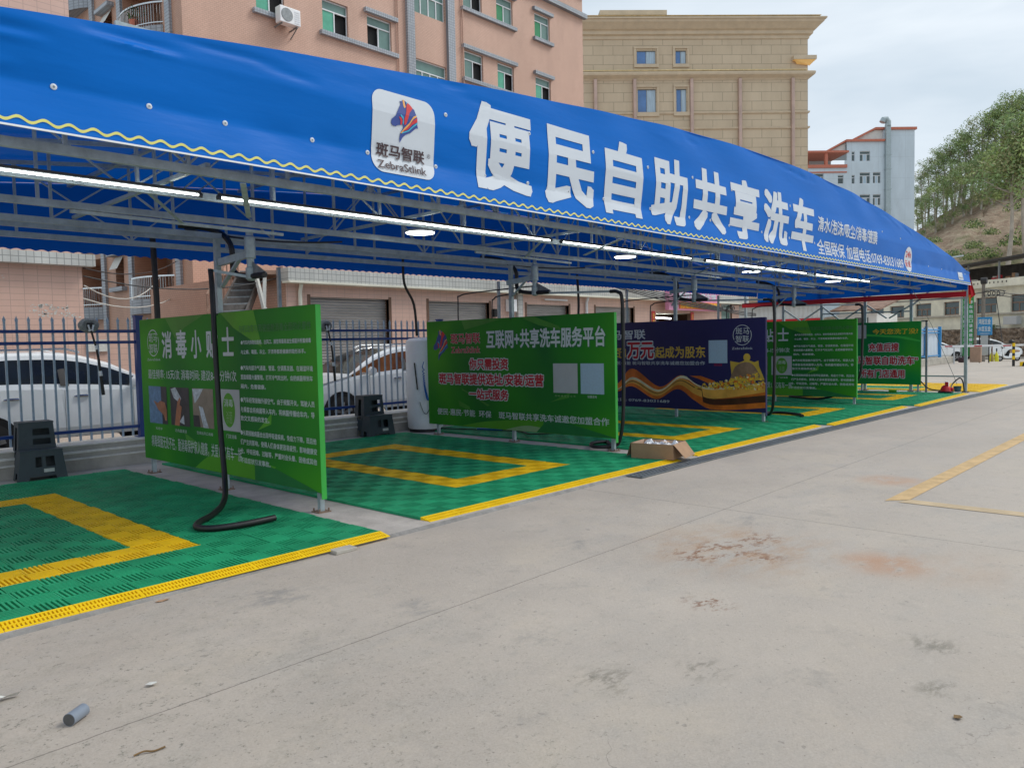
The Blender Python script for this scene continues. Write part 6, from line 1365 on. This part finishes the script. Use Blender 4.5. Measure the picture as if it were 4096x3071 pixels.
for i, (x, y, z, h) in enumerate(T1): put_tree((x, y, z-.8), h+.8, i % 4, rr.uniform(0, 6), 'tall eucalyptus standing on the hill crest against the sky', 'eucalyptus trees along the hill crest')
for i, (x, y, z, h) in enumerate(T2): put_tree((x-1.5, y-.6, z-3.2), h+2.0, 4 if i % 2 else (i+1) % 4, rr.uniform(0, 6), 'shorter eucalyptus just below the hill crest in front of the tall row', 'eucalyptus trees below the crest')
for (x, y, z, h), lb_ in zip(T3, ('pale trunked eucalyptus at the foot of the bare slope, left one', 'tall pale trunked eucalyptus at the foot of the bare slope near the right photo edge', 'eucalyptus at the foot of the bare slope, mostly past the photo edge')):
    put_tree((x, y, z-5), h+5, 5, rr.uniform(0, 6), lb_, 'eucalyptus trees at the slope foot')
def shrub_mb(seed, r_=1.6, n=420):
    rr = random.Random(seed); m_ = MB()
    for k in range(n):
        d = Vector((rr.gauss(0, 1), rr.gauss(0, 1), abs(rr.gauss(0, 1)))); d.normalize(); d *= r_*rr.random()**.45; d.z *= .9; z_ = r_*rr.uniform(.05, .12)
        a = Vector((rr.gauss(0, 1), rr.gauss(0, 1), rr.gauss(0, 1))).normalized(); b = a.cross(Vector((rr.gauss(0, 1), rr.gauss(0, 1), rr.gauss(0, 1)))).normalized()
        m_.poly([d-a*z_, d+b*z_*.5, d+a*z_, d-b*z_*.5], 0 if rr.random() < .6 else 1)
    return m_
sb = None
for k, ((x, y, z), s) in enumerate((((135.5, 28.8, 14.6), 1.0), ((137.5, 29.2, 18.0), 1.1), ((131.4, 33.3, 15.6), .8), ((137.0, 27.1, 13.2), 1.3), ((135.1, 29.2, 12.9), .9), ((139.9, 24.1, 15.0), 1.5), ((140.5, 27.5, 17.0), .9), ((133, 31, 13.2), 1.1), ((146, 24.6, 21), 1.6), ((143, 22.6, 17), 1.4), ((150, 26.5, 25.2), 1.5))):
    if sb is None:
        o = shrub_mb(4).build('hill_shrub', [M['leaf1'], M['shrub']]); sb = o
    else: o = sb.copy(); C.objects.link(o)
    o.location = (x, y, z); o.scale = (s, s, s*.9); o.rotation_euler = (0, 0, k*1.1); tag(o, 'low green shrub growing on the bare brown hillside', 'shrub', 'shrubs on the bare hillside')

# ------------------------------------------------------------------ street side at the right
FA = R(57.4); FD = Vector((math.cos(FA), math.sin(FA), 0)); FN = Vector((math.sin(FA), -math.cos(FA), 0))
if FN.dot(Vector((-1, -.2, 0))) < 0: FN = -FN
P0 = (87.0, 19.7); PX = lambda u, z, d: (P0[0]+FD.x*u-FN.x*d, P0[1]+FD.y*u-FN.y*d, z)
cr = thing('cream_house', 'cream two storey house with barred dark windows and a dark roofed terrace', 'building', (88, 20, 0))
hw = [(-4.35, -2.0, 3.5, 5.02), (-8.2, -5.85, 3.5, 5.08), (0, 1.95, 3.5, 4.85), (3.6, 5.75, 3.5, 4.85), (7.4, 9.5, 3.5, 4.8), (10.5, 12.8, 3.5, 4.8)]
mb = MB(); wall_holes(mb, PX, -14, 18, 1.6, 6.02, hw, .3); mb.mesh([PX(18, 1.6, 0), PX(18, 1.6, 9), PX(18, 6.02, 9), PX(18, 6.02, 0)], [(0, 1, 2, 3)]); mb.build('front_wall', M['cream'], cr)
for h in hw:
    f = window(PX, h, cr, ('glass', 'glass', 'glass'), 'glass', .2, .09, 'tin', .45)
m_ = MB(); pbox(m_, PX, -14, 18, 3.32, 3.46, -.25, -.005); m_.build('sill_ledge', M['kerbstone'], cr)
m_ = MB(); pbox(m_, PX, -14, 18, 6.03, 6.62, -.6, -.35); pbox(m_, PX, -14, 18, 5.9, 6.025, -.62, .2); m_.build('terrace_parapet', M['cream'], cr)
m_ = MB()
for k in range(16): pbox(m_, PX, -6+k*.45, -5.9+k*.45, 6.25, 6.42, -.612, -.602)
m_.build('parapet_vents', M['dark'], cr)
m_ = MB(); pbox(m_, PX, -9, 18, 6.02, 8.2, 3.2, 3.4); m_.build('terrace_back_wall', M['darkroof'], cr)  # near-black colour stands in for the shaded depth of the terrace
m_ = MB(); m_.mesh([PX(-9.5, 8.55, -.9), PX(3, 8.0, -.9), PX(18, 7.6, -.9), PX(18, 8.2, 5), PX(3, 8.6, 5), PX(-9.5, 9.1, 5), PX(-9.5, 8.7, -.9), PX(3, 8.15, -.9), PX(18, 7.75, -.9), PX(18, 8.35, 5), PX(3, 8.75, 5), PX(-9.5, 9.25, 5)], [(0, 1, 4, 5), (1, 2, 3, 4), (6, 7, 10, 11), (7, 8, 9, 10), (0, 1, 7, 6), (1, 2, 8, 7)]); m_.build('terrace_roof', M['darkroof'], cr)
m_ = MB()
for u in (-8.5, -5, -1.5, 2, 5.5, 9): pbox(m_, PX, u, u+.12, 6.02, 8.3, -.45, -.3)
m_.build('terrace_posts', M['steel_dark'], cr)
m_ = MB(); rr = random.Random(44); mts = [M['paper'], M['redp'], M['carton'], M['teal'], M['steel_dark']]
for k in range(26): u = rr.uniform(-8.5, 3); w_ = rr.uniform(.15, .5); z = rr.uniform(6.1, 6.5); pbox(m_, PX, u, u+w_, z, z+rr.uniform(.3, .9), .3+.02*k, .6+.02*k, rr.randrange(5))
m_.build('terrace_clutter', mts, cr)
mb = MB(); uu = np.linspace(-14, 18, 120); zz = np.linspace(-.7, 2.02, 14); vs = [PX(u, z, -.5-.35*rr.random()) for u in uu for z in zz]
mb.mesh(vs, [(i*14+j, (i+1)*14+j, (i+1)*14+j+1, i*14+j+1) for i in range(119) for j in range(13)]); mb.mesh([PX(-14, 2.02, -.7), PX(18, 2.02, -.7), PX(18, 2.02, .1), PX(-14, 2.02, .1)], [(0, 1, 2, 3)])
o = mb.build('stone_wall', M['rubble']); tag(o, 'rough brown rubble retaining wall under the cream house', 'wall')
o = MB(); pbox(o, PX, -7.3, -5.9, 2.35, 3.1, -.9, -.3); o = o.build('wall_cabinet', M['plategrey'], bevel=.03); tag(o, 'grey white box on the cream house wall near the right edge', 'cabinet')
t = thing('wall_plant', 'leafy plant growing on top of the rubble wall', 'plant', PX(-4.3, 1.9, -.9))
mb = MB(); rr = random.Random(9)
for k in range(46):
    a = rr.uniform(0, 6.28); L_ = rr.uniform(.7, 1.5); e = Vector((math.cos(a), math.sin(a), rr.uniform(.2, 1.4))).normalized(); sd_ = e.cross(Vector((0, 0, 1))).normalized()*.10
    p = [Vector((0, 0, .1))+e*L_*s+Vector((0, 0, -.5*L_*s*s)) for s in (0, .35, .7, 1)]; mb.poly([p[0], p[1]+sd_, p[2]+sd_, p[3], p[2]-sd_, p[1]-sd_], rr.randrange(2))
mb.build('fronds', [M['shrub'], M['leaf1']], t, local=True); MB().tube([(0, 0, -.2), (0, 0, .3)], .07, 8).build('stem', M['pole'], t, local=True)
# cars and scooter in the road below
def far(p, s=1.36): return (p[0]*s, p[1]*s, 1.6+s*(p[2]-1.6))
car('white pickup like car parked before the rubble wall, behind the barrier arm', (73.9, 16.9, -.58), R(-62), scale=1.05)
car('white car mostly hidden behind the green upright sign', (69.0, 19.6, -.58), R(-70), scale=1.0)
car('white car at the right photo edge behind the scooter', (77.3, 12.1, -.58), R(-62), scale=1.08)
t = thing('scooter', 'white motor scooter with beige seat parked beyond the barrier', 'scooter', (69.5, 12.35, -.58), None, R(127))
for x, nm in ((.62, 'front'), (-.62, 'rear')):
    wv = MB().tube([(x, -.05, .22), (x, .05, .22)], .22, 22).build('wheel', M['tyre'], t, True, local=True); MB().tube([(x, -.055, .22), (x, .055, .22)], .12, 16).build('hub', M['rim'], wv, local=True)
mb = MB().mesh([(-.85, -.14, .55), (-.75, -.15, .30), (-.3, -.14, .22), (.25, -.16, .22), (.42, -.16, .32), (.52, -.15, .9), (.44, -.13, .98), (.34, -.15, .42), (-.1, -.15, .34), (-.2, -.15, .66), (-.85, -.12, .70), (-.85, .14, .55), (-.75, .15, .30), (-.3, .14, .22), (.25, .16, .22), (.42, .16, .32), (.52, .15, .9), (.44, .13, .98), (.34, .15, .42), (-.1, .15, .34), (-.2, .15, .66), (-.85, .12, .70)], [tuple(range(11)), tuple(range(21, 10, -1))]+[(i, (i+1) % 11, 11+(i+1) % 11, 11+i) for i in range(11)])
mb.build('body_shell', M['car'], t, bevel=.02, local=True)
MB().tube([(.62, 0, .40), (.60, 0, .48), (.45, 0, .9)], [.15, .16, .05], 10).build('front_mudguard', M['car'], t, True, local=True)
MB().tube([(-.8, 0, .74), (-.45, 0, .77), (-.15, 0, .72)], [.09, .13, .10], 10).build('seat', M['brownp'], t, True, local=True)
MB().tube([(.46, 0, .95), (.42, 0, 1.04)], .05, 8).tube([(.40, -.3, 1.05), (.42, 0, 1.06), (.40, .3, 1.05)], .02, 6).tube([(.40, -.22, 1.05), (.38, -.27, 1.25)], .015, 5).tube([(.40, .22, 1.05), (.38, .27, 1.25)], .015, 5).build('handlebar', M['black'], t, True, local=True)
MB().tube([(.53, 0, .86), (.56, 0, .86)], .08, 12).build('headlight', M['chrome'], t, True, local=True)
# barrier, bollard, cabinet
t = thing('boom_barrier', 'white barrier arm with red stripes across the exit', 'barrier', (44.85, 9, .9))
MB().bar((44.85, 10.98, .955), (44.85, 7.0, .99), .05, .10).build('arm', M['white'], t)
for y in (10.62, 9.28, 8.02): MB().bar((44.82, y+.17, .958), (44.82, y-.17, .962), .012, .055).build('red_stripe', M['redp'], t)
t = thing('striped_bollard', 'yellow and black striped post at the barrier', 'bollard', (44.7, 7.72, YZ))
MB().lathe([(.06, 0), (.06, 1.16), (.05, 1.2)], (44.7, 7.72, YZ), 14).build('post_body', M['black'], t, True)
for z in (.28, .60, .92): MB().lathe([(.063, 0), (.063, .17)], (44.7, 7.72, z), 14).build('yellow_band', M['orange'] if False else M['yellow_ramp'], t)
MB().lathe([(.10, 0), (.12, .1), (.07, .17)], (44.7, 7.82, 1.08), 12).build('lamp_head', M['black'], t, True)
t = thing('barrier_cabinet', 'brown barrier motor cabinet on a striped base at the right photo edge', 'cabinet', (45.0, 7.1, YZ))
MB().box((44.8, 6.75, .16), (45.25, 7.25, .93)).build('cabinet_body', M['brownp'], t, bevel=.02); MB().box((44.78, 6.7, .935), (45.27, 7.3, 1.02)).build('cabinet_lid', M['brownp'], t, bevel=.02)
MB().box((44.7, 6.6, YZ), (45.35, 7.46, .15)).build('striped_base', M['yellow_ramp'], t); m_ = MB()
for k in range(3): m_.mesh([(44.697, 7.36-.3*k, YZ), (44.697, 7.2-.3*k, YZ), (44.697, 7.15-.3*k, .15), (44.697, 7.31-.3*k, .15)], [(0, 1, 2, 3)])
m_.build('black_stripes', M['black'], t)
# blue fence and low kerb wall beyond the tent
o = MB().box((30, 11.5, YZ), (49.6, 11.85, .33)).build('low_wall', M['kerbstone'], bevel=.02); tag(o, 'low pale concrete wall carrying the far blue fence', 'wall')
t = thing('far_fence', 'blue post and rail fence with white sheeting beyond the canopy', 'fence', (44, 11.6, .33))
for x in (36.0, 38.9, 41.8, 44.6, 47.2): MB().box((x-.07, 11.55, .33), (x+.07, 11.69, 2.02)).build('post', M['blue_sign'], t)
for z in (.45, 1.68, 1.84): MB().box((33, 11.6, z-.03), (47.15, 11.64, z+.03)).build('rail', M['blue_sign'], t)
mb = MB(); vs = []
for i in range(81): x = 33+14.2*i/80; vs += [(x, 11.70+.03*math.sin(i*1.1), .5), (x, 11.71+.03*math.sin(i*1.1+.5), 1.95)]
mb.mesh(vs, [(2*i, 2*i+2, 2*i+3, 2*i+1) for i in range(80)]); mb.build('white_sheeting', pm('pale_sheeting', (.52, .60, .68), .4, var=.15, scale=3, stretch=(4, 1, .3)), t, True)
t = thing('upright_green_sign', 'tall narrow green upright sign with white lettering', 'sign', (50.6, 11, 1.5))
MB().box((50.6, 10.72, YZ+.35), (50.68, 11.28, 3.74)).build('sign_face', M['green_sign'], t)
fg = lambda u, v, d: (50.598-d, 11.28-u, v)
lettering('white_lettering', '', None, fg, M['white_vinyl'], t, .02, .002, per=[(c, (.05, .22, 3.3-.27*k, 3.5-.27*k)) for k, c in enumerate('欢迎光临自助共享洗车')]+[(c, (.33, .52, 3.3-.27*k, 3.5-.27*k)) for k, c in enumerate('停车场出口请减速慢行')])
MB().tube([(50.7, 11.36, YZ), (50.7, 11.36, 3.8)], .045, 10).build('grey_pole', M['steel'], t, True); MB().box((50.62, 10.6, YZ), (50.8, 10.70, 3.4)).build('brown_pole', M['pole'], t)
o = MB().box((50.4, 10.3, YZ), (50.7, 10.85, .9)).build('brown_pillar', M['brownp'], bevel=.02); tag(o, 'plain tan pillar at the foot of the green upright sign', 'pillar')
t = thing('blue_sign', 'blue square sign with two rows of white characters', 'sign', (52.4, 10.5, 1.5))
MB().box((52.4, 10.15, 1.49), (52.5, 10.9, 2.55)).build('sign_face', M['blue_sign'], t)
fb = lambda u, v, d: (52.398-d, 10.9-u, v)
lettering('white_lettering', '鸿冠五金', (.06, .69, 2.12, 2.45), fb, M['white_vinyl'], t, .03, .002); lettering('white_lettering', '木臣五金', (.06, .69, 1.70, 2.02), fb, M['white_vinyl'], t, .03, .002); lettering('small_lettering', '五金制品有限公司', (.12, .63, 1.54, 1.64), fb, M['white_vinyl'], t, .01, .002)
MB().box((52.42, 10.35, .3), (52.48, 10.72, 1.485)).build('white_panel', M['plategrey'], t)
for y in (10.3, 10.78): MB().box((52.43, y-.03, YZ-.1), (52.49, y+.03, 1.49)).build('leg', M['black'], t)
t = thing('utility_pole', 'dark concrete utility pole with insulator arm and cable coils', 'utility pole', (68, 13.7, -.6))
MB().tube([(68, 13.75, -.6), (68, 13.75, 5.5)], [.16, .12], 12).build('pole', M['pole'], t, True)
MB().bar((68, 13.6, 4.95), (68, 12.3, 4.75), .08).bar((68, 13.6, 4.5), (68, 12.4, 4.5), .06).build('cross_arm', M['steel_dark'], t)
m_ = MB()
for k in range(4): MB().tube([(67.9, 12.6+.3*k+.25*math.cos(q*.7), 4.6+.22*math.sin(q*.7)) for q in range(10)], .03, 5).build('cable_coil', M['wire'], t, True)
m_.tube([(67.9, 13.9, 5.6), (67.9, 13.5, 5.6)], .25, 10); m_.build('pole_cap', M['wire'], t, True)
for k, (a, b, s) in enumerate((((68, 13.0, 4.7), (86, 3, 6.3), .9), ((68, 13.0, 4.5), (86, 3, 5.9), 1.0), ((68, 13.2, 4.8), (62, 28, 5.0), .7))):
    o = MB().tube(hang(a, b, s), .035, 5).build('street_cable', M['wire'], None, True); tag(o, 'sagging street cable leading from the utility pole', 'cable', 'street cables at the utility pole')
o = MB().tube([(67.9, 12.9, 4.4), (66.5, 12.2, .9)], .03, 6).build('stay_wire', M['wire'], None, True); tag(o, 'slanting stay wire under the utility pole arm', 'cable')
t = thing('travel_bag', 'dark purple bag on the ground beside the barrier support', 'bag', (49.9, 11.1, YZ)); MB().box((49.75, 10.9, YZ), (50.1, 11.32, .25)).build('bag_body', M['maroon'], t, bevel=.08); MB().tube([(49.85, 11.0, .22), (49.85, 11.05, .34), (49.85, 11.2, .34), (49.85, 11.25, .22)], .015, 6).build('handle', M['black'], t)
o = MB().box((47.6, 10.98, YZ), (47.66, 11.04, .90)).build('barrier_rest', M['plategrey']); tag(o, 'thin white rest post under the barrier arm tip', 'post')
jug = None
for y, lb_ in ((10.05, 'bright yellow water filled marker left of the red post'), (9.8, 'bright yellow water filled marker right of the red post')):
    t = thing('yellow_marker', lb_, 'road marker', (51.9, y, YZ), 'yellow markers at the exit')
    MB().lathe([(.11, 0), (.11, .3), (.06, .46), (.03, .5), (.03, .58)], (51.9, y, YZ), 12).build('marker_body', M['hiviz'], t, True)
    MB().lathe([(.035, .0), (.035, .18)], (51.9, y, .53), 8).build('dark_cap', M['black'], t)
o = MB().box((51.5, 9.93, YZ), (51.56, 9.99, .98)).build('red_post', M['tin']); tag(o, 'thin rusty red post between the yellow markers', 'post')
# sheds beyond the far end of the tent
t = thing('metal_shed', 'white corrugated metal shed with red base stripe beyond the canopy end', 'shed', (60, 26, 0))
mb = MB(); ys_ = np.arange(22.9, 33, .18)
for i in range(len(ys_)-1): mb.poly([(60+.05*(i % 2), ys_[i], 1.0), (60+.05*((i+1) % 2), ys_[i+1], 1.0), (60+.05*((i+1) % 2), ys_[i+1], 4.25), (60+.05*(i % 2), ys_[i], 4.25)])
mb.build('corrugated_wall', M['corr'], t); MB().box((59.93, 22.9, 2.9), (59.99, 33, 3.06)).build('red_stripe', M['redp'], t); MB().mesh([(59.5, 22.6, 4.25), (59.5, 33, 4.25), (68, 33, 5.2), (68, 22.6, 5.2), (59.5, 22.6, 4.32), (59.5, 33, 4.32), (68, 33, 5.27), (68, 22.6, 5.27)], [(0, 1, 2, 3), (7, 6, 5, 4), (0, 4, 5, 1), (0, 3, 7, 4)]).build('roof', M['tin'], t); MB().box((60.06, 23, -.6), (68, 32.9, 2.85)).build('base_wall', M['offwhite'], t)
t = thing('tin_roof_hut', 'low hut with rusty tin roof between the metal shed and the cream house', 'hut', (62, 21, 0))
MB().box((62, 19.6, -.6), (67, 22.6, 3.3)).build('hut_wall', M['offwhite'], t); MB().mesh([(61.4, 19.2, 3.5), (61.4, 22.9, 3.5), (67, 22.9, 4.5), (67, 19.2, 4.5), (61.4, 19.2, 3.62), (61.4, 22.9, 3.62), (67, 22.9, 4.62), (67, 19.2, 4.62)], [(0, 1, 2, 3), (7, 6, 5, 4), (0, 4, 5, 1), (3, 2, 6, 7), (0, 3, 7, 4)]).build('tin_roof', M['tin'], t)
MB().box((61.95, 20.2, 2.2), (61.99, 21.2, 3.0)).build('hut_window', M['glass'], t)
o = MB().mesh([PX(2.5, 9.0, -1.5), PX(9, 9.0, -1.5), PX(9, 9.6, 3), PX(2.5, 9.6, 3), PX(2.5, 9.15, -1.5), PX(9, 9.15, -1.5), PX(9, 9.75, 3), PX(2.5, 9.75, 3)], [(0, 1, 2, 3), (7, 6, 5, 4), (0, 4, 5, 1), (0, 3, 7, 4), (1, 5, 6, 2)]).build('sheet_canopy', M['corr']); tag(o, 'pale sheet metal canopy edge peeking over the end of the blue canopy', 'canopy')
